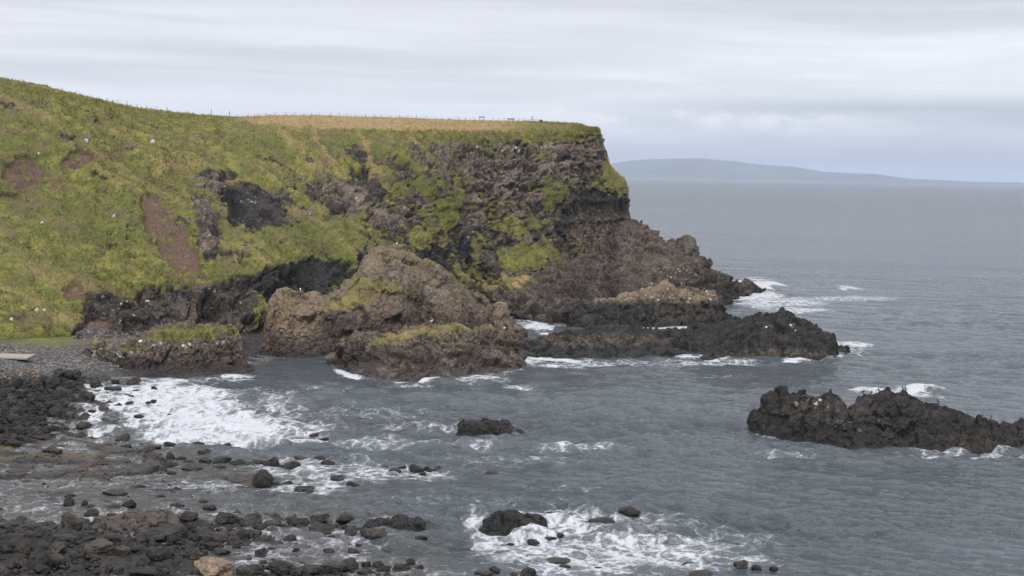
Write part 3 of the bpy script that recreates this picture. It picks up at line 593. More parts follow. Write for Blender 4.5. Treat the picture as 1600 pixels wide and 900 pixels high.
outcrop('sea_rock', [(716, 676, 672, 1), (722, 678, 661, 2), (735, 679, 657, 3), (752, 680, 655, 3), (768, 679, 655, 3), (785, 678, 657, 3), (796, 677, 660, 2.5), (803, 676, 668, 2), (815, 673, 671, 1)],
        'low black rock standing alone in open water', 'rock', prof=((0, 0), (.15, .5), (.5, .85)), sp=.13, amp=.55, fs=.5, lump=.4, masks=mk_blk, foam=.25, seed=81)
outcrop('sea_rock', [(751, 826, 820, 1), (758, 828, 811, 1.6), (768, 829, 804, 2.0), (780, 829, 797, 2.3), (792, 829, 796, 2.5), (803, 829, 798, 2.5), (814, 829, 803, 2.5), (828, 828, 804, 2.3), (842, 827, 807, 2.0), (853, 824, 818, 1)],
        'black humped rock in the white foam patch, the biggest there', 'rock', prof=((0, 0), (.15, .4), (.5, .85)), sp=.10, amp=.55, fs=.38, lump=.5, masks=mk_blk, foam=.9, seed=91)
outcrop('sea_rock', [(564, 829, 827, 1), (572, 831, 815, 1.8), (585, 832, 811, 2), (600, 832, 809, 2), (612, 832, 814, 2), (618, 830, 807, 2), (632, 830, 805, 2.2), (648, 829, 806, 2.2), (660, 827, 815, 1.8), (667, 825, 823, 1)],
        'double-humped black rock at the end of the near boulder line', 'rock', prof=((0, 0), (.15, .5), (.5, .85)), sp=.10, amp=.55, fs=.38, lump=.5, masks=mk_blk, foam=.6, seed=101)
def mk_l(A, px, py, P, Nn, n1): A['soil'] = .6 * sst(n1, .5, .6) * (px < 150); A['dark'] = .55 + .3 * n1; A['rock'] -= .7 * ell(px, py, 60, 714, 110, 6) * sst(n1, .42, .55); A['lich'] = .1 + A['lich'] * 0
outcrop('tidal_ledge', [(-90, 746, 708, 14), (0, 748, 711, 14), (60, 748, 712, 13), (110, 746, 712, 13), (160, 744, 714, 10), (210, 742, 722, 8), (262, 735, 731, 2)],
        'broad flat brown rock shelf streaked with red weed in the tidal shallows', 'rock shelf', sp=.16, amp=.28, strat=.15, masks=mk_l, foam=.25, seed=111)
outcrop('tidal_ledge', [(-90, 774, 754, 7), (0, 771, 755, 7), (60, 770, 753, 7), (120, 769, 757, 5), (165, 768, 750, 6), (210, 767, 757, 5), (260, 766, 759, 4), (330, 765, 755, 4), (375, 763, 752, 4), (440, 759, 755, 2)],
        'long narrow brown rock shelf nearest the near boulder line', 'rock shelf', sp=.14, amp=.24, masks=mk_l, foam=.25, seed=121)
outcrop('tidal_ledge', [(-90, 776, 762, 3), (-20, 782, 774, 4), (60, 781, 775, 3), (90, 779, 776, 1)], 'short brown rock shelf touching the edge of the picture', 'rock shelf', sp=.14, amp=.2, masks=mk_l, foam=.1, seed=131)
def mk_ll(A, px, py, P, Nn, n1): A['lich'] += .2; A['dark'] = .55 + 0 * px
outcrop('lichen_ledge', [(128, 838, 832, 1), (145, 838, 820, 3), (165, 836, 809, 4), (180, 835, 806, 4), (205, 834, 799, 4), (226, 832, 797, 4), (245, 832, 800, 4), (262, 830, 799, 4), (278, 829, 806, 3), (286, 826, 822, 1)],
        'tilted pale brown ledge rising above the near boulder line', 'rock ledge', sp=.10, amp=.32, fs=.5, strat=.15, masks=mk_ll, foam=0, seed=141)
for i, (cc, lab) in enumerate([
        ([(1108, 462, 458, 2), (1120, 464, 452, 4), (1150, 463, 450, 4), (1175, 460, 446, 4), (1190, 457, 450, 2), (1196, 455, 453, 1)], 'flat wave-washed rock in the surf off the promontory'),
        ([(1110, 478, 474, 1), (1120, 479, 468, 3), (1135, 478, 466, 3), (1145, 475, 472, 1)], 'small dark rock in the surf beside the lichen ledge'),
        ([(1095, 560, 557, 1), (1108, 562, 552, 2), (1120, 561, 554, 2), (1130, 559, 556, 1)], 'small black rock awash along the long reef'),
        ([(0, 540, 533, 3), (130, 556, 548, 3)], '')][:3]):
    outcrop('surf_rock', cc, lab, 'rock', sp=.2, amp=.5, fs=.6, masks=mk_blk, foam=.8, seed=150 + i)
# hillock of turf at the back of the beach
def mk_turf(A, px, py, P, Nn, n1):
    A['rock'] = A['rock'] * 0; A['soil'] = 0.9 * ell(px + (n1 - .5) * 20, py + (n1 - .5) * 8, 95, 517, 34, 6, 12); A['straw_lit'] = 0 * px
outcrop('hillock', [(-160, 562, 420, 32), (-40, 560, 432, 32), (0, 560, 442, 31), (40, 559, 458, 28), (80, 557, 478, 22), (110, 555, 498, 15), (128, 552, 515, 9), (145, 548, 535, 4)],
        'bright green turf hillock', None, prof=((0, .0), (.25, .38), (.6, .75)), sp=.26, amp=1.1, lump=.2, masks=mk_turf, foam=0, kind='structure', seed=161)
def mk_rub(A, px, py, P, Nn, n1): A['cob'] = .6 + 0 * px; A['soil'] = .3 * n1; A['speck'] = .4 + 0 * px
outcrop('rubble_bank', [(115, 562, 545, 4), (125, 563, 520, 8), (140, 563, 514, 10), (175, 565, 520, 10), (215, 565, 524, 10), (240, 565, 540, 6)], 'bank of loose brown rubble at the foot of the cliff behind the turf ledge', 'rubble bank', sp=.22, amp=.4, masks=mk_rub, foam=0, seed=171)


# ------------------------------------------------------------------ sea
def sea_material():
    m = bpy.data.materials.new('sea_water'); m.use_nodes = True; m.node_tree.nodes.clear(); n = N(m.node_tree)
    P = n.new('ShaderNodeNewGeometry').outputs['Position']
    at = n.new('ShaderNodeAttribute', attribute_name='foam'); fd, shallow, far = n.sep(at.outputs['Color'])
    # foam: lacy webs that close up into white sheets where the water is most broken
    wv = n.vm('ADD', P, n.vm('MULTIPLY', n.noisec(P, 0.25, 3), (5.0, 9.0, 0.0)))
    wv2 = n.vm('ADD', P, n.vm('MULTIPLY', n.noisec(P, 0.9, 4), (1.8, 3.0, 0.0)))
    flatv = n.vm('MULTIPLY', wv2, (1, 1, 0))
    lace = n.vor(flatv, 0.42, 'DISTANCE_TO_EDGE'); lace2 = n.vor(flatv, 1.1, 'DISTANCE_TO_EDGE')
    pat = n.noise(n.vm('MULTIPLY', wv, (0.6, 1.0, 0)), 0.45, 6, 0.72)
    pat2 = n.noise(n.vm('MULTIPLY', P, (1, 0.8, 0)), 2.0, 4, 0.7)
    v = n.m('ADD', n.m('MULTIPLY', pat, 0.75), n.m('MULTIPLY', pat2, 0.45))
    v = n.m('ADD', v, n.ss(lace, 0.20, 0.0, 0.0, 0.20)); v = n.m('ADD', v, n.ss(lace2, 0.16, 0.0, 0.0, 0.10))
    thr = n.m('MULTIPLY_ADD', fd, -0.62, 1.08)
    vt = n.m('SUBTRACT', v, thr); foam = n.m('MULTIPLY', n.m('ADD', n.ss(vt, -0.14, 0.18, 0.0, 0.45), n.ss(vt, 0.03, 0.24, 0.0, 0.55)), n.ss(fd, 0.03, 0.15))
    foam = n.m('MULTIPLY', foam, 0.93)
    # a few loose whitecaps of the open sea
    # ripples
    a = math.radians(20)
    Pr = n.new('ShaderNodeVectorRotate', rotation_type='Z_AXIS'); n.put(Pr.inputs['Vector'], P); Pr.inputs['Angle'].default_value = a; Pr = Pr.outputs[0]
    n1 = n.noise(n.vm('MULTIPLY', Pr, (0.5, 1.0, 0)), 0.30, 3, 0.6, 0.4); n2 = n.noise(n.vm('MULTIPLY', Pr, (0.55, 1.0, 0)), 1.0, 4, 0.65, 0.6); n3 = n.noise(n.vm('MULTIPLY', P, (0.8, 1.0, 0)), 3.5, 3, 0.6)
    gust = n.noise(n.vm('MULTIPLY', P, (0.35, 1.0, 0)), 0.018, 4, 0.6, 0.5)
    amp = n.ss(gust, 0.35, 0.65, 0.65, 1.25)
    hh = n.m('ADD', n.m('MULTIPLY', n1, 1.5), n.m('MULTIPLY', n.m('ADD', n.m('MULTIPLY', n2, 1.15), n.m('MULTIPLY', n3, 0.32)), amp))
    n0 = n.noise(n.vm('MULTIPLY', Pr, (0.35, 1.0, 0)), 0.07, 5, 0.75, 0.5); hh2 = n.m('ADD', hh, n.m('ADD', n.m('MULTIPLY', n.m('MULTIPLY', n0, 14.0), at.outputs['Alpha']), n.m('MULTIPLY', n.m('MULTIPLY', n.noise(n.vm('MULTIPLY', Pr, (0.3, 1.0, 0)), 0.014, 6, 0.8), 70.0), far)))
    nb = n.bump(hh2, 1.0, 1.0)
    deep = n.mix(gust, (0.036, 0.048, 0.057), (0.058, 0.072, 0.082))
    deep = n.mix(n.m('MULTIPLY', shallow, 0.75), deep, (0.062, 0.060, 0.056))
    deep = n.mix(n.m('MULTIPLY', n.ss(fd, 0.1, 0.9), 0.4), deep, (0.15, 0.16, 0.165))
    deep = n.mix(n.m('MULTIPLY', far, 0.6), deep, (0.130, 0.150, 0.170))  # sky's reflection towards the horizon painted in as a paler base colour
    mot = n.noise(n.vm('MULTIPLY', P, (0.25, 1.0, 0)), 0.02, 8, 0.75); mk_ = n.ss(mot, 0.35, 0.65, 0.78, 1.25); deep = n.vm('MULTIPLY', deep, n.comb(mk_, mk_, mk_))
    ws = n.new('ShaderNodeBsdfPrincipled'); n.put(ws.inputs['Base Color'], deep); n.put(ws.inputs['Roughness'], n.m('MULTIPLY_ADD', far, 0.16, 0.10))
    ws.inputs['IOR'].default_value = 1.333; n.put(ws.inputs['Normal'], nb)
    fs = n.new('ShaderNodeBsdfPrincipled'); fs.inputs['Roughness'].default_value = 0.9; fs.inputs['Specular IOR Level'].default_value = 0.2
    n.put(fs.inputs['Base Color'], n.mix(pat2, (0.34, 0.36, 0.39), (0.56, 0.58, 0.61))); n.put(fs.inputs['Normal'], n.bump(n.m('ADD', v, hh), 0.5, 0.7))
    mx = n.new('ShaderNodeMixShader'); n.put(mx.inputs[0], foam); m.node_tree.links.new(ws.outputs[0], mx.inputs[1]); m.node_tree.links.new(fs.outputs[0], mx.inputs[2])
    o = n.new('ShaderNodeOutputMaterial'); m.node_tree.links.new(mx.outputs[0], o.inputs[0])
    return m
FOAM = [(250, 628, 130, 34, .95), (330, 668, 130, 30, .95), (150, 640, 34, 45, .8), (430, 690, 90, 12, .8), (460, 668, 90, 14, .6), (380, 694, 60, 6, .8), (480, 728, 120, 16, .62), (610, 742, 110, 12, .62), (480, 757, 90, 14, .62), (640, 694, 150, 10, .50), (905, 700, 75, 7, .60), (820, 720, 120, 10, .35),
        (400, 640, 90, 30, .55), (850, 820, 120, 26, .72), (960, 868, 210, 34, .70), (790, 850, 50, 40, .62), (1090, 850, 140, 28, .42), (760, 840, 26, 40, .7), (1000, 812, 90, 14, .5), (640, 812, 60, 8, .5),
        (1180, 446, 42, 10, 1.0), (1175, 462, 50, 8, .95), (1215, 474, 80, 9, .72), (1255, 486, 50, 4, .78), (1320, 466, 90, 4, .62), (1322, 450, 17, 4, .8), (1332, 537, 28, 4, .8), (1322, 548, 40, 5, .5), (1440, 612, 42, 9, 1.0), (1362, 610, 30, 5, .85), (1410, 612, 70, 9, .75),
        (900, 570, 90, 5, .62), (1010, 568, 100, 5, .5), (1130, 568, 70, 5, .65), (745, 591, 45, 7, .75), (808, 605, 26, 3, .62), (500, 606, 60, 4, .4), (640, 603, 60, 4, .42), (836, 508, 26, 11, .95), (1040, 511, 48, 5, .85), (820, 562, 30, 6, .7),
        (340, 592, 50, 2.5, .6), (370, 588, 30, 2.5, .8), (200, 805, 70, 10, .5), (160, 892, 70, 14, .5), (420, 850, 120, 25, .42), (340, 760, 100, 10, .5), (120, 740, 160, 40, .36), (60, 790, 120, 12, .4), (1260, 683, 60, 3, .5), (1500, 715, 120, 3, .55), (1230, 708, 60, 3, .5), (540, 850, 90, 30, .4), (690, 668, 130, 8, .42), (560, 645, 150, 12, .38), (900, 762, 80, 8, .32), (1130, 590, 60, 5, .34), (700, 780, 120, 8, .33), (1120, 880, 120, 16, .5)]
def sea():
    k = 35 * 1536.0; D = [60.0]
    while D[-1] < 1300: D.append(D[-1] + max(0.28, D[-1] ** 2 / k * 0.62))
    while D[-1] < 33000: D.append(D[-1] * 1.035)
    D = np.array(D); th = np.concatenate([np.linspace(-1.05, -0.37, 60), np.linspace(-0.365, 0.365, 1150), np.linspace(0.37, 1.05, 60)])
    T, DD = np.meshgrid(th, D, indexing='ij'); X = np.tan(T) * DD; P = np.stack([X, DD, 0 * X], -1).reshape(-1, 3)
    px, py = proj(P)
    z = np.zeros(len(P)); dstep = np.maximum(np.interp(P[:, 1], D[:-1], np.diff(D)), 0.3)
    rg = np.random.default_rng(5)
    for i in range(46):
        L = 1.6 * (16 / 1.6) ** (i / 45); ang = math.radians(250 + rg.normal(0, 32)); a = 0.034 * L ** 0.28 * rg.uniform(.6, 1.3)
        kx, ky = math.cos(ang) * 2 * math.pi / L, math.sin(ang) * 2 * math.pi / L
        ph = kx * P[:, 0] + ky * P[:, 1] + rg.uniform(0, 6.28); fade = np.clip((L / 2.6 - dstep) / (L / 2.6), 0, 1)
        z += a * fade * (np.sin(ph) + 0.25 * np.sin(2 * ph + .6))
    gust = fbm(P / np.array([60., 25., 1.]), 401, 3); z *= 0.55 + 1.0 * sst(gust, .35, .65)
    calm = np.clip(sst(px, 480, 250) * sst(py, 700, 760) + .5 * sst(py, 830, 870), 0, .72); z *= 1 - calm
    n1 = fbm(P / np.array([4., 6., 1.]), 411, 3); qx = px + (n1 - .5) * 50; qy = py + (n1 - .5) * 12
    n2 = fbm(P / np.array([7., 14., 1.]), 421, 3); fo = np.zeros(len(P))
    for (cx, cy, rx, ry, s) in FOAM:
        d = np.sqrt(((qx - cx) / rx) ** 2 + ((py + (n1 - .5) * ry * 1.6 - cy) / ry) ** 2); fo = np.maximum(fo, s * (1 - sst(d, .55, 1.45)))
    for xs, ys, s in WATERLINES:
        if s <= 0: continue
        yw = np.interp(px, xs, ys); inside = sst(px, xs[0] - 6, xs[0] + 14) * (1 - sst(px, xs[-1] - 14, xs[-1] + 6))
        fo = np.maximum(fo, inside * (s * (0.2 + .85 * sst(n2, .38, .66)) * np.exp(-((py + (n1 - .5) * 9 - yw - 1) / 4.0) ** 2)))
    breaker = np.zeros(len(P))
    for (cx, cy, rx, ry, a) in [(1440, 611, 34, 5, 1.0), (1365, 611, 20, 4, .5), (1195, 447, 26, 5, 1.2), (1225, 472, 60, 3, .5), (1250, 486, 36, 2.5, .5)]:
        breaker = np.maximum(breaker, a * ell(px, py, cx, cy, rx, ry, 0, .6) * (.4 + n1))
    z += breaker
    near = P[:, 1] < 330; sh = np.zeros(len(P)); gz = np.full(len(P), -6.0); gz[near] = ground_z(P[near, :2]); sh = sst(gz, -1.3, -.1) * (px < 700)
    fo = np.maximum(fo, 0.36 * sst(gz, -.9, -.1) * (px < 900) * (px > -200))
    P[:, 2] = z
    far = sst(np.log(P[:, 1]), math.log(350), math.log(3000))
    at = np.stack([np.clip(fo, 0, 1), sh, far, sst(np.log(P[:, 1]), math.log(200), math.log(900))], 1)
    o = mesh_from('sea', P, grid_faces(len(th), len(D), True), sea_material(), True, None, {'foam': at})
    tag(o, 'choppy grey sea with foam round the rocks', None, None, 'structure')
sea()


# ------------------------------------------------------------------ far coast beyond the sea
def far_hills():
    m = bpy.data.materials.new('distant_farmland'); m.use_nodes = True; n = N(m.node_tree); bs = m.node_tree.nodes['Principled BSDF']
    P = n.new('ShaderNodeNewGeometry').outputs['Position']; q = n.noise(n.vm('MULTIPLY', P, (1, 1, 3)), 0.0012, 3, 0.5); cell = n.vor(n.vm('MULTIPLY', P, (1, 1, 2)), 0.0022, 'F1', 'Color')
    c_ = n.mix(n.ss(q, .4, .6), (0.035, 0.045, 0.035), (0.055, 0.065, 0.045)); xx = n.sep(P)[0]
    c_ = n.mix(n.m('MULTIPLY', n.ss(n.sep(cell)[0], .4, .6), n.ss(xx, 5200, 2500)), c_, (0.07, 0.09, 0.05)); n.put(bs.inputs['Base Color'], c_); bs.inputs['Roughness'].default_value = 1
    ridge = [(800, 272), (900, 262), (950, 256), (990, 250), (1040, 248), (1098, 246.5), (1120, 249), (1160, 253), (1200, 258), (1240, 261), (1285, 269), (1320, 270), (1365, 271), (1395, 276), (1430, 280.3), (1470, 282), (1520, 284), (1560, 285), (1600, 285.4), (1700, 287), (1900, 291)]
    D0, D1 = 20000., 23500.
    C = []
    xs = np.linspace(800, 1900, 400); ys = np.interp(xs, [a for a, b in ridge], [b for a, b in ridge]); ys = np.convolve(np.pad(ys, 3, 'edge'), np.ones(7) / 7, 'valid')
    ys = ys + (fbm(np.stack([xs / 18, xs * 0, xs * 0], 1), 5, 3) - .5) * 1.2
    for x, y in zip(xs, ys):
        T = atD(np.array(x), np.array(y), D1); T[2] = max(T[2], 1.0); b = np.array([T[0] * D0 / D1, D0, -5.0])
        rows = [b + (T - b) * t_ * np.array([1, 1, 0]) + np.array([0, 0, (T[2] + 5) * (t_ ** .8)]) for t_ in np.linspace(0, 1, 14)]
        rows += [T + np.array([0, 900, -T[2] * .3]), T + np.array([0, 3000, -T[2] - 20])]; C.append(rows)
    G = np.array(C); q = fbm(G.reshape(-1, 3) / 900, 9, 3).reshape(G.shape[:2]); G[:, 1:-1, 2] += (q[:, 1:-1] - .5) * 30 * (G[:, 1:-1, 2] > 25)
    nn = gnormals(G); o = mesh_from('hills', G.reshape(-1, 3), grid_faces(G.shape[0], G.shape[1], orient(G, nn)), m, True)
    tag(o, 'low blue hills of the far coast', None, None, 'structure')
far_hills()

def haze():
    me = bpy.data.meshes.new('haze'); bm = bmesh.new(); bmesh.ops.create_cube(bm, size=1.0)
    for v in bm.verts: v.co = Vector((v.co.x * 90000, v.co.y * 62000 + 29000, 420 * (v.co.z + .5) - 12))
    bm.to_mesh(me); bm.free(); m = bpy.data.materials.new('sea_air'); m.use_nodes = True; nt = m.node_tree; nt.nodes.clear()
    pv = nt.nodes.new('ShaderNodeVolumePrincipled'); pv.inputs['Density'].default_value = HAZE; pv.inputs['Color'].default_value = (0.69, 0.80, 1.0, 1); pv.inputs['Anisotropy'].default_value = 0.2
    o_ = nt.nodes.new('ShaderNodeOutputMaterial'); nt.links.new(pv.outputs[0], o_.inputs['Volume']); me.materials.append(m)
    o = bpy.data.objects.new('haze', me); COL.objects.link(o); o['kind'] = 'stuff'; o['label'] = 'thin blue sea haze'
HAZE = 5.0e-5
haze()


# ------------------------------------------------------------------ boulders
def ico(sub):
    bm = bmesh.new(); bmesh.ops.create_icosphere(bm, subdivisions=sub, radius=1.0)
    V = np.array([v.co for v in bm.verts]); T = np.array([[v.index for v in fc.verts] for fc in bm.faces]); bm.free(); return V, T
IV, IT = ico(5); IV3, IT3 = ico(3)
def rock_shape(V, seed, rough=1.0):
    rg = np.random.default_rng(seed); V = V.copy()
    for _ in range(rg.integers(9, 15)):
        nrm = rg.normal(size=3); nrm /= np.linalg.norm(nrm); d = rg.uniform(.52, .86); k = V @ nrm; V -= np.outer(np.maximum(k - d, 0) * .92, nrm)
    nn = V / np.linalg.norm(V, axis=1, keepdims=True)
    q1, q2, qi = voro(V * 2.2 + seed, seed)
    V += nn * ((fbm(V * 1.3 + seed * 3.1, seed, 3) - .5) * .45 + (fbm(V * 5 + seed, seed + 3, 3) - .5) * .13 * rough + (qi - .5) * .07 - .05 * np.exp(-((q2 - q1) / .08) ** 2))[:, None]
    ex = np.abs(V[:, :2]).max(); V[:, :2] /= ex; V[:, 2] /= np.abs(V[:, 2]).max(); return V
PROTO = []
for k in range(10):
    me = bpy.data.meshes.new('boulder'); V = rock_shape(IV, 500 + k); me.from_pydata(V.tolist(), [], IT.tolist())
    me.polygons.foreach_set('use_smooth', np.ones(len(me.polygons), bool)); PROTO.append(me)
_matmesh = {}
def boulder(px, py, w_, h_, label, group=None, mat=None, z=None, cat='boulder', name='boulder', D=None, k=None):
    mat = mat or M_BOULDER; k = random.randrange(10) if k is None else k
    key = (k, mat.name)
    if key not in _matmesh:
        m2 = PROTO[k].copy(); m2.materials.clear(); m2.materials.append(mat); _matmesh[key] = m2
    o = bpy.data.objects.new(name, _matmesh[key]); COL.objects.link(o)
    if D is not None: c = D
    else:
        c = atZ(np.array(float(px)), np.array(py + h_ * .25), 0.0); gz = max(-0.12, float(ground_z(c[None, :2])[0])) if z is None else z
        c = atZ(np.array(float(px)), np.array(py + h_ * .25), gz)
    mpp = c[1] / F; rw = w_ / 2 * mpp * 1.13; rh = max(h_ * mpp * 1.05, rw * .38)
    o.location = (c[0], c[1], c[2] + rh * .30); o.scale = (rw, rw * random.uniform(.75, 1.0), rh * .74); o.rotation_euler = (0, 0, random.uniform(-.5, .5) + random.choice([0, math.pi]))
    tag(o, label, cat, group); return o

SURF = ('small black boulder scattered in the wide sheet of white surf', 'boulders in the surf sheet')
SHAL = ('small dark boulder among the brown rock shelves of the tidal shallows', 'boulders among the rock shelves')
POOL = ('dark boulder in the calm grey pool above the near boulder line', 'boulders in the calm pool')
NEAR = ('dark boulder wedged in the near boulder line', 'boulders of the near line')
GAP = ('small dark stone standing in the pale water behind the nearest boulders', 'stones in the near channel')
STR = ('small black rock in the streaky foam out from the rock shelves', 'rocks in the foam streaks')
EDGE = ('black boulder in the cluster along the bottom edge', 'boulders along the bottom edge')
FOM = ('low black rock in the lacy foam patch', 'rocks in the lacy foam patch')
BL = [(150, 602, 19, 14, 'knobbly black boulder where the boulder bank meets the surf'), (180, 597, 14, 8, SURF), (210, 598, 24, 13, 'wide black boulder furthest up the surf near the turf ledge'), (176, 608, 26, 8, 'long low black rock in the upper surf'), (241, 609, 10, 7, SURF), (216, 613, 20, 5, SURF),
      (167, 617, 11, 6, SURF), (135, 620, 24, 14, SURF), (200, 621, 18, 7, SURF), (240, 627, 10, 5, SURF), (232, 630, 10, 4, SURF), (202, 630, 15, 4, SURF), (162, 641, 21, 12, 'rounded grey boulder in mid surf'), (217, 652, 15, 7, SURF), (265, 649, 8, 4, SURF), (144, 643, 18, 5, SURF),
      (131, 668, 23, 13, 'pyramid-shaped dark boulder at the lower corner of the surf'), (193, 687, 25, 15, 'big square-topped grey boulder at the lower edge of the surf'), (197, 699, 18, 7, SHAL), (21, 696, 24, 13, 'dark round boulder below the boulder bank'), (82, 707, 30, 12, 'smooth grey boulder on the weedy shelf'),
      (319, 708, 25, 9, 'flat-bottomed dark boulder alone in grey water beyond the shelves'), (266, 716, 17, 13, 'upright block-shaped black boulder on the end of the broad shelf'), (284, 717, 16, 6, SHAL), (296, 723, 22, 6, SHAL), (321, 721, 20, 8, SHAL), (347, 720, 28, 10, SHAL), (263, 727, 28, 8, SHAL), (300, 731, 40, 10, SHAL), (370, 725, 30, 9, SHAL), (390, 727, 22, 9, SHAL), (268, 741, 14, 6, SHAL), (345, 732, 16, 6, SHAL), (235, 722, 18, 6, SHAL),
      (240, 700, 30, 5, SHAL), (265, 695, 20, 6, SHAL), (310, 695, 26, 4, SHAL), (355, 696, 12, 5, SHAL), (100, 669, 10, 4, SHAL), (55, 671, 14, 6, SHAL), (60, 685, 30, 6, SHAL), (105, 690, 26, 7, SHAL), (160, 697, 26, 6, SHAL), (215, 762, 24, 6, SHAL), (180, 772, 40, 6, SHAL), (250, 776, 22, 5, SHAL),
      (408, 754, 38, 26, 'large smooth black boulder, the most massive of the middle shallows'), (106, 787, 20, 15, 'dark boulder with a notched top standing in the calm pool'), (132, 787, 13, 7, POOL), (145, 791, 17, 5, POOL), (177, 794, 21, 8, POOL), (201, 791, 25, 14, 'round-topped grey boulder behind the tilted pale ledge'), (142, 804, 27, 12, 'triangular grey boulder beside the tilted pale ledge'), (279, 791, 23, 7, POOL), (327, 795, 21, 10, POOL), (317, 784, 15, 5, POOL), (174, 805, 14, 6, POOL), (110, 775, 18, 5, POOL),
      (427, 725, 26, 15, STR), (456, 728, 28, 11, STR), (445, 733, 20, 9, STR), (405, 723, 30, 6, STR), (469, 716, 25, 6, STR), (498, 716, 24, 5, STR), (512, 725, 21, 8, STR), (602, 732, 18, 5, STR), (617, 737, 19, 7, STR), (629, 731, 15, 6, STR), (651, 734, 24, 11, STR), (669, 735, 13, 9, STR), (683, 734, 16, 9, STR), (660, 740, 12, 4, STR),
      (527, 750, 28, 12, STR), (555, 760, 17, 9, STR), (547, 757, 12, 7, STR), (476, 765, 40, 9, STR), (449, 756, 20, 7, STR), (492, 680, 16, 6, 'brown rock just awash beyond the foam streaks'), (508, 686, 14, 4, STR), (544, 717, 19, 4, STR), (767, 741, 25, 8, 'small dark rock by itself in open water below the lone black rock'), (436, 692, 20, 3, STR), (490, 694, 14, 4, STR),
      (112, 819, 32, 24, 'high dark boulder with a rust-coloured patch at the near boulder line'), (297, 811, 26, 18, 'block-shaped black boulder standing on the near boulder line'), (250, 808, 32, 14, NEAR), (355, 813, 48, 17, 'broad black boulder block with a cleft top on the near line'), (392, 817, 34, 16, NEAR), (431, 819, 18, 9, NEAR), (465, 820, 38, 20, NEAR), (505, 810, 26, 10, NEAR), (538, 812, 30, 12, NEAR), (506, 829, 52, 14, 'wide low grey-black boulder in the near line'), (547, 834, 18, 15, 'upright black boulder before the double-humped rock'), (583, 836, 44, 18, 'smooth black boulder leaning against the double-humped rock'), (679, 821, 14, 8, 'small black boulder just past the double-humped rock'),
      (453, 842, 20, 9, GAP), (430, 832, 30, 10, NEAR), (517, 840, 11, 6, GAP), (503, 844, 13, 5, GAP), (408, 866, 26, 14, 'dark grey boulder standing in the still near channel'), (515, 863, 20, 9, GAP), (551, 864, 22, 9, GAP), (631, 850, 11, 5, GAP), (463, 860, 12, 6, GAP), (424, 858, 14, 5, GAP), (390, 875, 10, 5, GAP), (412, 880, 14, 5, GAP), (659, 841, 22, 3, GAP), (472, 880, 14, 4, GAP), (560, 852, 12, 4, GAP),
      (628, 888, 34, 11, EDGE), (641, 881, 14, 11, EDGE), (656, 888, 14, 9, EDGE), (547, 886, 32, 18, EDGE), (572, 884, 15, 12, EDGE), (591, 885, 22, 10, EDGE), (522, 889, 42, 18, EDGE), (486, 892, 36, 14, EDGE), (438, 890, 42, 18, EDGE), (397, 892, 34, 14, EDGE), (460, 893, 26, 12, EDGE), (600, 893, 26, 10, EDGE), (570, 895, 30, 8, EDGE), (378, 893, 18, 10, EDGE),
      (773, 893, 18, 12, 'rounded black boulder cut by the bottom edge below the lacy foam'), (755, 897, 28, 9, EDGE), (827, 897, 28, 13, EDGE), (803, 898, 14, 6, EDGE), (837, 812, 16, 13, FOM), (865, 806, 28, 11, FOM), (985, 800, 38, 11, 'flat brown rock in the far corner of the lacy foam'), (934, 818, 54, 11, 'long low grey rock across the lacy foam'), (875, 836, 13, 5, FOM), (861, 842, 18, 4, FOM), (833, 849, 20, 8, FOM), (798, 851, 12, 4, FOM), (872, 878, 36, 6, FOM), (884, 885, 20, 4, FOM), (1073, 882, 22, 4, FOM),
      (1158, 884, 27, 13, 'twin-topped black boulder, second biggest of the near group in clear water'), (1181, 889, 20, 10, 'rounded black boulder in the middle of the near group in clear water'), (1209, 890, 14, 8, 'smallest rounded black boulder ending the near group in clear water'), (1092, 898, 42, 7, 'low black rock cut by the bottom edge'), (935, 888, 14, 3, FOM),
      (10, 860, 24, 22, 'egg-shaped dark boulder standing on reddish weed at the picture edge'), (36, 860, 24, 20, 'rounded black boulder next to the egg-shaped one'), (61, 883, 44, 27, 'biggest rounded dark boulder on the reddish weed'), (158, 859, 62, 20, 'long whale-backed dark boulder by the small tide pool'), (249, 868, 46, 24, 'big smooth dark boulder between the two near pools'), (171, 889, 17, 12, 'small black boulder in the small tide pool'), (187, 895, 14, 10, EDGE), (370, 854, 16, 11, GAP), (310, 872, 24, 14, 'rough dark boulder at the rim of the near channel'), (297, 858, 28, 11, NEAR), (345, 862, 30, 9, NEAR), (235, 897, 60, 10, EDGE), (120, 868, 22, 13, NEAR), (15, 822, 30, 10, NEAR), (40, 826, 28, 10, NEAR), (60, 838, 44, 13, NEAR), (20, 842, 40, 12, NEAR), (100, 842, 40, 13, NEAR), (230, 838, 50, 16, NEAR), (270, 834, 46, 17, NEAR), (200, 850, 26, 14, NEAR), (320, 838, 40, 16, NEAR), (345, 842, 30, 12, NEAR), (375, 838, 44, 12, NEAR), (290, 825, 22, 10, NEAR), (400, 834, 24, 10, NEAR), (330, 854, 24, 10, NEAR), (180, 842, 44, 12, NEAR), (140, 845, 30, 10, NEAR), (225, 880, 20, 12, NEAR)]
for (a, b, c_, d_, L) in BL:
    lab, grp = (L, None) if isinstance(L, str) else L
    boulder(a, b, c_, d_, lab, grp)
boulder(333, 889, 70, 27, 'yellow-brown lichen-crusted rock block at the bottom edge', mat=M_LICHEN, k=4)
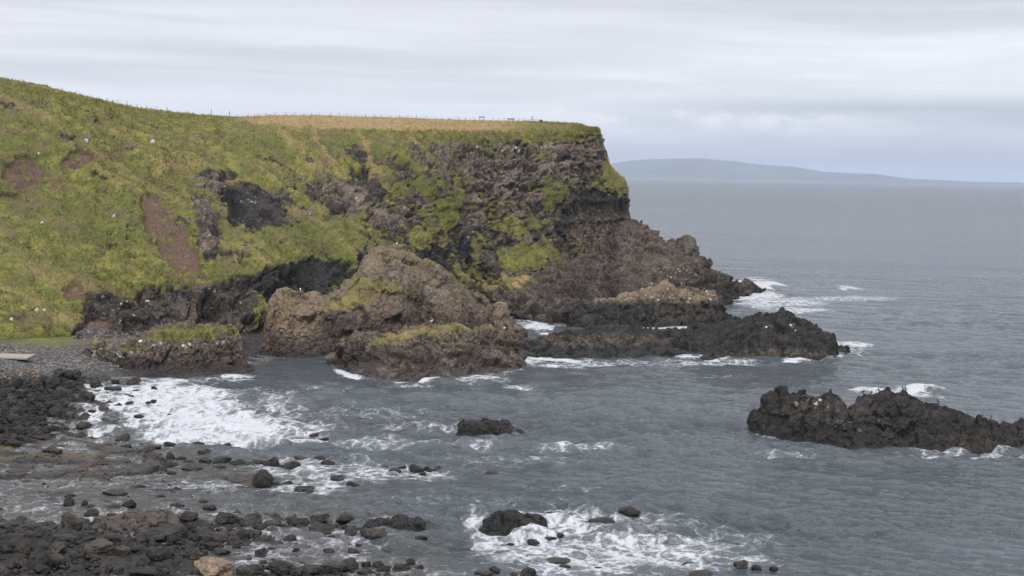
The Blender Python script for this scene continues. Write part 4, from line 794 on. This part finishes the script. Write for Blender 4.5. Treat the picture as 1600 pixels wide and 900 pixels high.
# the crowded bank by the shingle, each boulder its own; what is too small to tell apart goes into one heap
rg = np.random.default_rng(21); placed = []
def scatter(nmax, box, ok, smin, smax, label, group, mat=None, mind=0.55, name='boulder', cat='boulder', flat=(.5, .75)):
    cnt = 0
    for _ in range(nmax * 40):
        x, y = rg.uniform(box[0], box[1]), rg.uniform(box[2], box[3])
        if not ok(x, y): continue
        s = smin + (smax - smin) * rg.uniform() ** 2.2
        if any(abs(x - a) < (s + b2) * .5 * mind and abs(y - b) < (s + b2) * .25 * mind for a, b, b2 in placed): continue
        placed.append((x, y, s)); boulder(x, y, s, s * rg.uniform(*flat), label, group, mat, name=name, cat=cat); cnt += 1
        if cnt >= nmax: break
bank_ok = lambda x, y: x < np.interp(y, [575, 590, 620, 650, 680, 695], [120, 135, 122, 118, 100, 60]) and y > np.interp(x, [0, 60, 120], [598, 592, 578])
scatter(88, (-8, 140, 578, 695), bank_ok, 9, 23, 'dark boulder heaped in the crowded bank between shingle and surf', 'boulders of the crowded bank', flat=(.55, .85))
scatter(30, (0, 62, 572, 600), lambda x, y: y < np.interp(x, [0, 60], [600, 590]) and y > 576, 5, 9, 'small brown stone on the upper rim of the boulder bank', 'brown stones above the bank', M_PALE, name='stone', cat='stone')
near_ok = lambda x, y: (y > np.interp(x, [0, 100, 240, 400, 480], [822, 824, 826, 824, 822]) and y < np.interp(x, [0, 250, 330, 420, 480], [905, 900, 862, 842, 834]) and not (110 < x < 235 and y > 868))
scatter(44, (-5, 480, 818, 905), near_ok, 12, 30, NEAR[0], NEAR[1])

def stones():
    Vs = []; Fs = []; off = 0; shapes = [rock_shape(IV3, 600 + i) for i in range(6)]
    def add(x, y, s):
        nonlocal off
        c = atZ(np.array(x), np.array(y), 0.0); gz = float(ground_z(c[None, :2])[0])
        if gz < -.5: return
        gz = max(gz, -.05); c = atZ(np.array(x), np.array(y), gz); rr = s / 2 * c[1] / F; a = rg.uniform(0, 6.28); V = shapes[rg.integers(6)] * np.array([rr, rr * .85, rr * .62]); ca, sa = math.cos(a), math.sin(a)
        V = np.stack([V[:, 0] * ca - V[:, 1] * sa, V[:, 0] * sa + V[:, 1] * ca, V[:, 2]], 1) + c + np.array([0, 0, rr * .25]); Vs.append(V); Fs.append(IT3 + off); off += len(V)
    for _ in range(1500):
        x, y = rg.uniform(-10, 140), rg.uniform(577, 700)
        if bank_ok(x, y): add(x, y, rg.uniform(3.5, 9))
    for _ in range(1300):
        x, y = rg.uniform(-10, 620), rg.uniform(818, 902)
        if near_ok(x, y) or (y > 885 and rg.uniform() < .6 and x > 380) or (y > 865 and x < 160): add(x, y, rg.uniform(5, 13))
    for _ in range(330):
        x, y = rg.uniform(0, 420), rg.normal(725, 24)
        if 690 < y < 785: add(x, y, rg.uniform(3, 8))
    o = mesh_from('small_stones', np.concatenate(Vs), np.concatenate(Fs), M_BOULDER, True, nside=3)
    tag(o, 'small dark stones filling the gaps between the boulders', None, None, 'stuff')
stones()

# ------------------------------------------------------------------ points on the headland
HV, HN, HX, HY, HR, HS, HST, HRIM = HP
def skyline(px):
    m_ = np.abs(HX - px) < 0.9; i = np.where(m_)[0]; return HV[i[np.argmin(HY[i])]]
def surface(px, py):
    i = np.where((np.abs(HX - px) < 2.0) & (np.abs(HY - py) < 2.0))[0]; return HV[i[np.argmin(HV[i, 1])]]

# ------------------------------------------------------------------ turf blades on the slopes
def turf():
    m = bpy.data.materials.new('long_grass'); m.use_nodes = True; n = N(m.node_tree); bs = m.node_tree.nodes['Principled BSDF']
    P = n.new('ShaderNodeNewGeometry').outputs['Position']; a1 = n.new('ShaderNodeAttribute', attribute_name='tone'); t_, s_, _b = n.sep(a1.outputs['Color'])
    g2 = n.noise(P, 0.35, 4, 0.6); c_ = n.mix(n.ss(g2, .36, .64), (0.094, 0.106, 0.022), (0.225, 0.20, 0.052))
    c_ = n.mix(n.ss(t_, .6, 1.0, 0, .8), c_, (0.30, 0.25, 0.10)); c_ = n.mix(n.ss(t_, .35, 0.0, 0, .7), c_, (0.045, 0.065, 0.014)); c_ = n.mix(s_, c_, (0.30, 0.21, 0.10))
    n.put(bs.inputs['Base Color'], c_); bs.inputs['Roughness'].default_value = .85; bs.inputs['Specular IOR Level'].default_value = .2
    cand = np.where((HX > -15) & (HX < 985) & (HY > 110) & (HY < 560) & (HV[:, 1] < 600) & (HR < .4) & (HS < .4) & (HV[:, 2] > 2))[0]
    Lw = (HV[cand, 1] / 400); idx = RNG.choice(cand, 34000)
    sk = np.where((HX > -10) & (HX < 940) & (np.abs(HY - HRIM) < 14) & (HV[:, 1] < 610) & (HR < .5))[0]; idx = np.concatenate([idx, RNG.choice(sk, 8000)])
    B0 = HV[idx]; nt_ = len(idx); lean = HN[idx] * 0.5 + np.array([0.15, -.1, .75]); tone = np.clip(RNG.normal(.5, .28, nt_), 0, 1); cl = fbm(B0 / 2.2, 701, 3); tone = np.clip(tone * .6 + (cl - .3) * 1.1, 0, 1)
    hgt = RNG.uniform(.22, .55, nt_) * (1 - .3 * (HST[idx] > .4)); Vs = []; tn = []
    for b in range(3):
        a = RNG.uniform(0, 6.28, nt_); side = np.stack([np.cos(a), np.sin(a), 0 * a], 1) * RNG.uniform(.05, .13, nt_)[:, None]; o_ = RNG.normal(0, .16, (nt_, 3)) * np.array([1, 1, .2])
        tip = B0 + o_ + (lean + RNG.normal(0, .32, (nt_, 3))) * hgt[:, None]; b0 = B0 + o_ - np.array([0, 0, .08])
        Vs.append(np.stack([b0 - side, b0 + side, tip], 1).reshape(-1, 3)); tn.append(np.repeat(np.stack([tone, np.clip(HST[idx], 0, 1), 0 * tone, 0 * tone + 1], 1), 3, 0))
    V = np.concatenate(Vs); Fa = np.arange(len(V)).reshape(-1, 3); o = mesh_from('grass', V, Fa, m, False, attrs={'tone': np.concatenate(tn)}, nside=3)
    tag(o, 'long grass on the slopes and rim of the headland', None, None, 'stuff')
turf()

# ------------------------------------------------------------------ small solids
def box_bm(bm, c, s, rot=None, bev=0.0):
    g = bmesh.ops.create_cube(bm, size=1.0); vs = g['verts']
    for v in vs: v.co = Vector((v.co.x * s[0], v.co.y * s[1], v.co.z * s[2]))
    if bev: bmesh.ops.bevel(bm, geom=[e for e in bm.edges if e.verts[0] in vs], offset=bev, segments=1, affect='EDGES'); vs = [v for v in bm.verts if v not in vs or True][-24:]
    for v in vs:
        if rot is not None: v.co = rot @ v.co
        v.co += Vector(c)
def obj(name, bm, mat, parent=None, loc=(0, 0, 0), smooth=False):
    me = bpy.data.meshes.new(name); bm.normal_update(); bm.to_mesh(me); bm.free(); me.materials.append(mat)
    for p in me.polygons: p.use_smooth = smooth
    o = bpy.data.objects.new(name, me); COL.objects.link(o); o.location = loc
    if parent: o.parent = parent
    return o
def empty(name, loc, rz=0.0):
    o = bpy.data.objects.new(name, None); COL.objects.link(o); o.location = loc; o.rotation_euler = (0, 0, rz); return o
def tube(bm, path, rad, seg=8, flat=1.0):
    """tapered closed tube along path"""
    path = [Vector(p) for p in path]; rings = []
    for i, p in enumerate(path):
        t = (path[min(i + 1, len(path) - 1)] - path[max(i - 1, 0)]).normalized(); a = t.cross(Vector((0, 1, 0)))
        if a.length < .1: a = t.cross(Vector((1, 0, 0)))
        a.normalize(); b = t.cross(a).normalized()
        rings.append([bm.verts.new(p + (a * math.cos(k * 2 * math.pi / seg) + b * math.sin(k * 2 * math.pi / seg) * flat) * rad[i]) for k in range(seg)])
    for i in range(len(rings) - 1):
        for k in range(seg): bm.faces.new((rings[i][k], rings[i][(k + 1) % seg], rings[i + 1][(k + 1) % seg], rings[i + 1][k]))
    bm.faces.new(rings[0][::-1]); bm.faces.new(rings[-1])

# fences along the cliff path
def fence(pxs, label, hgt):
    pts = [skyline(x) for x in pxs]; root = empty('fence', pts[0]); tag(root, label, 'fence')
    o0 = Vector(pts[0])
    for i, p in enumerate(pts):
        bm = bmesh.new(); hh = hgt * random.uniform(.85, 1.1); tube(bm, [(0, 0, -.5), (random.uniform(-.06, .06), 0, hh)], [.075, .065], 6); obj('post', bm, M_WOOD, root, Vector(p) - o0)
    bm = bmesh.new()
    for q in (.45, .8):
        for a, b in zip(pts[:-1], pts[1:]): tube(bm, [Vector(a) - o0 + Vector((0, 0, hgt * q)), Vector(b) - o0 + Vector((0, 0, hgt * q))], [.012, .012], 4)
    obj('wire', bm, M_WIRE, root)
fence([184, 199, 215, 230, 245, 262, 278, 293], 'short run of wire fence posts where the steep slope levels out behind the hikers', 1.5)
fence([372, 387, 402, 415, 430, 446, 460, 475, 487, 500, 517, 530, 542, 556, 571, 585, 597, 611, 625, 638, 652, 667, 681, 702, 716, 728, 742], 'long wire fence along the brown field on the cliff top', 1.15)
fence([770, 779, 788, 811, 818, 822, 827, 838, 842], 'low fence of thin posts near the cliff end', 1.3)

# clifftop fittings
p = skyline(753); root = empty('information_sign', p); tag(root, 'low boxy information sign on two posts on the cliff top', 'sign')
for sx in (-.7, .7): bm = bmesh.new(); box_bm(bm, (sx, 0, .45), (.16, .16, 1.5)); obj('post', bm, M_WOOD, root)
bm = bmesh.new(); box_bm(bm, (0, -.1, 1.15), (2.0, .08, .55), Matrix.Rotation(-.3, 3, 'X')); obj('board', bm, M_SIGN, root)
p = skyline(799); root = empty('bench', p); tag(root, 'wooden bench seen against the sky near the cliff end', 'bench')
bm = bmesh.new(); box_bm(bm, (0, 0, .5), (2.4, .5, .09)); obj('seat', bm, M_WOOD, root)
bm = bmesh.new(); box_bm(bm, (0, .26, .85), (2.4, .07, .42)); obj('backrest', bm, M_WOOD, root)
for sx in (-1, 1):
    for sy in (-.2, .25): bm = bmesh.new(); box_bm(bm, (sx, sy, .1 if sy < 0 else .4), (.12, .1, 1.0 if sy < 0 else 1.4)); obj('leg', bm, M_WOOD, root)
p = skyline(832); root = empty('stile', p); tag(root, 'A-shaped wooden stile standing highest on the cliff end', 'stile')
for sx in (-1, 1): bm = bmesh.new(); tube(bm, [(sx * .55, 0, -.4), (sx * .06, 0, 2.3)], [.09, .08], 6); obj('leg', bm, M_WOOD, root)
for zz in (.5, 1.1): bm = bmesh.new(); box_bm(bm, (0, 0, zz), (.9, .3, .08)); obj('step', bm, M_WOOD, root)
for x, s, lab in ((846, 1.3, 'dark squat boulder on the cliff top beside the wooden stile'), (852.5, .8, 'small dark stone furthest along the cliff top')):
    q = skyline(x); b = boulder(0, 0, s * F / q[1], s * .8 * F / q[1], lab, D=q, name='stone', cat='stone')
# post on the turf ledge
q = atD(np.array(278.0), np.array(570.0), 283.0); bm = bmesh.new(); box_bm(bm, (0, 0, .9), (.24, .24, 2.9), bev=.02); o = obj('marker_post', bm, M_PALEWOOD, None, q); tag(o, 'pale upright marker post in front of the turf-topped ledge', 'post')
# slab on the shingle
q = atZ(np.array(8.0), np.array(557.0), 3.1); bm = bmesh.new(); box_bm(bm, (0, 0, .05), (9.0, 3.2, .3), Matrix.Rotation(-.12, 3, 'Z') @ Matrix.Rotation(.08, 3, 'X'), bev=.04); o = obj('concrete_slab', bm, M_CONCRETE, None, q); tag(o, 'pale flat concrete slab lying on the grey shingle', 'slab')
# pale plant clumps
M_TUSS = plain('pale_tussock', (0.30, 0.29, 0.10))
for x, y, wd, lab in ((164, 541, 2.4, 'pale yellow plant clump on the shingle nearer the turf hillock'), (305, 531, 2.6, 'pale yellow plant clump behind the turf-topped ledge'), (150, 537, 1.4, 'small pale plant clump on the shingle rim')):
    q = atZ(np.array(float(x)), np.array(float(y)), 3.0); bm = bmesh.new()
    for k in range(170):
        a = random.uniform(0, 6.28); rr = wd * .5 * math.sqrt(random.random()); t = Vector((math.cos(a) * rr, math.sin(a) * rr, -.5)); tip = t * 1.25 + Vector((0, 0, 1.2 + .75 * (1 - (rr / wd * 2) ** 2))); s = Vector((-math.sin(a), math.cos(a), 0)) * .1
        bm.faces.new([bm.verts.new(v) for v in (t - s, t + s, Vector((tip.x, tip.y, tip.z)))])
    o = obj('plant_clump', bm, M_TUSS, None, q); tag(o, lab, 'plant')
# white stones on the turf
M_WSTONE = land_material('pale_stone', (1.0, 0.0, 1.0, 0.0, 0.0, 1.0, 0.0, 0.0)); M_WS = plain('white_stone', (0.38, 0.36, 0.33))
for x, y, s, lab in [(138, 219, 1.5, 'white stone under the turf scar high on the slope'), (240, 223, 1.7, 'white stone at the head of the diagonal ridge'), (66, 351, 1.0, 'white stone alone in mid slope, between the two soil scars'), (61, 236, .9, 'small white stone on the rim of the upper red soil scar'), (130, 237, .8, 'small white stone on the rim of the grey soil scar'), (161, 218, .7, 'tiny white stone right of the stone under the turf scar'), (179, 337, 1.1, 'dark-ringed grey stone in mid slope above the long red slip')]:
    q = surface(x, y); boulder(0, 0, s * .65 * F / q[1], s * .55 * F / q[1], lab, mat=M_WS, D=q, name='stone', cat='stone')
for x, y, s, lab in [(18, 501, 1.0, 'white stone lowest on the bright turf hillock'), (58, 486, 1.1, 'bigger of the two white stones on the turf hillock crest'), (69, 486, .8, 'smaller of the two white stones on the turf hillock crest')]:
    q = atD(np.array(float(x)), np.array(float(y)), 283.0 if y < 490 else 274.0); boulder(0, 0, s * .65 * F / q[1], s * .55 * F / q[1], lab, mat=M_WS, D=q, name='stone', cat='stone')

# ------------------------------------------------------------------ hikers
def skin(name, verts, edges, rad, mat, parent, root=0, sub=1):
    me = bpy.data.meshes.new(name); me.from_pydata(verts, edges, []); me.materials.append(mat); o = bpy.data.objects.new(name, me); COL.objects.link(o); o.parent = parent
    md = o.modifiers.new('skin', 'SKIN'); md.use_smooth_shade = True
    for i, rr in enumerate(rad):
        d = me.skin_vertices[0].data[i]; d.radius = rr if isinstance(rr, tuple) else (rr, rr); d.use_root = (i == root)
    s = o.modifiers.new('sub', 'SUBSURF'); s.levels = s.render_levels = sub; return o
def person(loc, rz, label, legmat, hair_len, arm_fwd, stride):
    rt = empty('person', loc, rz); tag(rt, label, 'person', None)
    V = [(0, 0, .92), (0, 0, 1.1), (0, .0, 1.32), (0, 0, 1.46), (0, .0, 1.55), (0, .02, 1.63), (0, .015, 1.71)]; E = [(0, 1), (1, 2), (2, 3), (3, 4), (4, 5), (5, 6)]; R = [(.13, .1), (.12, .09), (.15, .1), .05, .055, (.08, .095), (.06, .07)]
    CV = [(0, 0, .92), (0, 0, 1.1), (0, 0, 1.32), (0, 0, 1.44)]; CE = [(0, 1), (1, 2), (2, 3)]; CR = [(.17, .13), (.15, .12), (.18, .13), (.07, .07)]
    TV = [(0, 0, .95)]; TE = []; TR = [(.155, .12)]
    for s in (-1, 1):
        i = len(V); st = stride * s; L = [(s * .1, 0, .86), (s * .105, st * .5 + .02, .48), (s * .105, st, .1), (s * .11, st + .14, .04)]
        V += L; E += [(0, i), (i, i + 1), (i + 1, i + 2), (i + 2, i + 3)]; R += [.085, .055, .04, .035]
        j = len(TV); TV += [(s * .1, 0, .84), (s * .105, st * .5 + .02, .48), (s * .105, st, .13)]; TE += [(0, j), (j, j + 1), (j + 1, j + 2)]; TR += [.1, .075, .06]
        i = len(V); A = [(s * .19, 0, 1.38), (s * .24, -.03, 1.12), (s * .25, arm_fwd * .5 - st * .3, .88), (s * .25, arm_fwd * .6 - st * .35, .80)]
        V += A; E += [(2, i), (i, i + 1), (i + 1, i + 2), (i + 2, i + 3)]; R += [.05, .04, .028, (.035, .018)]
        p_ = i + 3
        for k, (dy, ln) in enumerate(((-.03, .07), (-.01, .085), (.01, .08), (.03, .06))):
            q = len(V); x0, y0, z0 = A[3]; V += [(x0, y0 + dy, z0 - .04), (x0 - s * .012, y0 + dy, z0 - .04 - ln)]; E += [(p_, q), (q, q + 1)]; R += [.009, .007]
        q = len(V); V += [(x0 - s * .02, y0 + .04, z0 + .01), (x0 - s * .03, y0 + .065, z0 - .05)]; E += [(p_, q), (q, q + 1)]; R += [.011, .009]
        j = len(CV); CV += [(s * .19, 0, 1.38), (s * .24, -.03, 1.12), (s * .25, arm_fwd * .45 - st * .27, .92)]; CE += [(2, j), (j, j + 1), (j + 1, j + 2)]; CR += [.075, .06, .045]
    skin('body', V, E, R, M_SKIN, rt); skin('jacket', CV, CE, CR, M_DARKCLOTH, rt); skin('trousers', TV, TE, TR, legmat, rt)
    bm = bmesh.new(); tube(bm, [(0, -.02, 1.50 - hair_len), (0, -.035, 1.58), (0, -.02, 1.68), (0, 0, 1.76)], [.07, .10, .105, .05], 10); obj('hair', bm, M_HAIR, rt, smooth=True)
    return rt
person(skyline(331.5) + np.array([0, -1.0, .35]), -1.2, 'hiker with long dark hair, dark jacket and pale trousers walking on the cliff top', M_BEIGE, .16, .05, .18)
person(skyline(360) + np.array([0, -1., .35]), 1.9, 'hiker all in dark navy clothes walking on the cliff top beside the brown field', M_DARKCLOTH, .02, .1, .12)

# ------------------------------------------------------------------ birds
def near_vertex(Pv, px, py=None, tol=2.0):
    x, y = proj(Pv); i = np.where(np.abs(x - px) < tol)[0] if py is None else np.where((np.abs(x - px) < tol) & (np.abs(y - py) < tol * 1.5))[0]
    return Pv[i[np.argmin(y[i])]] if len(i) else None
def cormorant():
    rt = empty('cormorant', (0, 0, 0)); bm = bmesh.new()
    tube(bm, [(-.26, 0, .04), (-.18, 0, .14), (-.08, 0, .26), (.0, 0, .40), (.04, 0, .52), (.03, 0, .62), (.04, 0, .70), (.07, 0, .735), (.11, 0, .735)], [.02, .05, .09, .095, .06, .035, .032, .036, .018], 10)
    tube(bm, [(-.06, .05, .2), (-.03, .05, .0)], [.03, .018], 6); tube(bm, [(-.06, -.05, .2), (-.03, -.05, .0)], [.03, .018], 6)
    obj('body', bm, M_BLACKBIRD, rt, smooth=True); bm = bmesh.new(); tube(bm, [(.10, 0, .735), (.19, 0, .73)], [.013, .004], 6); obj('beak', bm, M_BEAK, rt)
    for s in (-1, 1): bm = bmesh.new(); tube(bm, [(.03, s * .08, .46), (-.06, s * .1, .32), (-.2, s * .05, .12)], [.03, .05, .012], 6, .5); obj('wing', bm, M_BLACKBIRD, rt, smooth=True)
    return rt
def gull():
    rt = empty('gull', (0, 0, 0)); bm = bmesh.new()
    tube(bm, [(-.24, 0, .22), (-.12, 0, .25), (.0, 0, .26), (.1, 0, .30), (.14, 0, .38), (.17, 0, .43), (.21, 0, .43)], [.015, .075, .10, .085, .05, .05, .02], 10)
    for s in (-1, 1): tube(bm, [(.0, s * .04, .2), (.01, s * .04, 0)], [.012, .008], 5)
    obj('body', bm, M_WHITEBIRD, rt, smooth=True); bm = bmesh.new(); tube(bm, [(.2, 0, .43), (.27, 0, .42)], [.012, .004], 5); obj('beak', bm, M_BEAK, rt)
    for s in (-1, 1): bm = bmesh.new(); tube(bm, [(.1, s * .07, .32), (-.05, s * .09, .31), (-.3, s * .04, .26)], [.03, .05, .01], 6, .4); obj('wing', bm, M_GREYWING, rt, smooth=True)
    return rt
def copy_tree(o):
    c = o.copy(); COL.objects.link(c)
    for ch in list(o.children): d = ch.copy(); COL.objects.link(d); d.parent = c
    return c
C0 = cormorant()
spots = [(1349, 'cormorant on the first low lump of the skerry top beside the wide gap'), (1362, 'upright cormorant on the broad lump before the highest crag of the skerry'), (1373, 'cormorant close by the foot of the highest crag of the skerry'), (1410, 'first of the cormorant pair just past the highest crag of the skerry'), (1414.5, 'second of the cormorant pair just past the highest crag of the skerry'), (1466, 'lone cormorant on the long descending back of the skerry'), (1535, 'cormorant on the low saddle of the skerry, before the last hump'), (1549, 'cormorant standing on the last hump of the skerry')]
for i, (x, lab) in enumerate(spots):
    o = C0 if i == 0 else copy_tree(C0); q = near_vertex(SKERRY, x, tol=1.2); o.location = q - np.array([0, 0, .05]); o.rotation_euler = (0, 0, random.choice([0.3, 2.6, -.6, 3.6])); s = random.uniform(.85, 1.05); o.scale = (s,) * 3
    tag(o, lab, 'cormorant', 'cormorants on the skerry')
G0 = gull()
ALLV = np.concatenate([np.array([o.matrix_world.translation + v.co for v in o.data.vertices[::3]]) if False else (lambda a: (o.data.vertices.foreach_get('co', a), a.reshape(-1, 3) + np.array(o.location))[1])(np.zeros(len(o.data.vertices) * 3)) for o in bpy.data.objects if o.type == 'MESH' and o.name.split('.')[0] in ('sea_stack', 'rock_ledge', 'rock_reef', 'rock_promontory')])
for i, (x, y, lab) in enumerate([(619, 387, 'white gull on the very top of the tall sea stack'), (675, 508, 'white gull on the mossy top of the low ledge in front of the tall stack'), (470, 458, 'white gull on the shoulder of the brown stack'), (1019, 449, 'white gull among the orange lichen blocks'), (1048, 447, 'white gull on the highest orange lichen block'), (1038, 525, 'white gull on the dark long reef by the small inlet'), (790, 517, 'white gull at the foot of the pointed orange rock')]):
    o = G0 if i == 0 else copy_tree(G0); q = near_vertex(ALLV, x, y, 2.5)
    if q is None: q = atD(np.array(float(x)), np.array(float(y)), 300.)
    o.location = q; o.rotation_euler = (0, 0, random.uniform(0, 6.28)); o.scale = (1.25,) * 3; tag(o, lab, 'gull', 'gulls on the rocks')
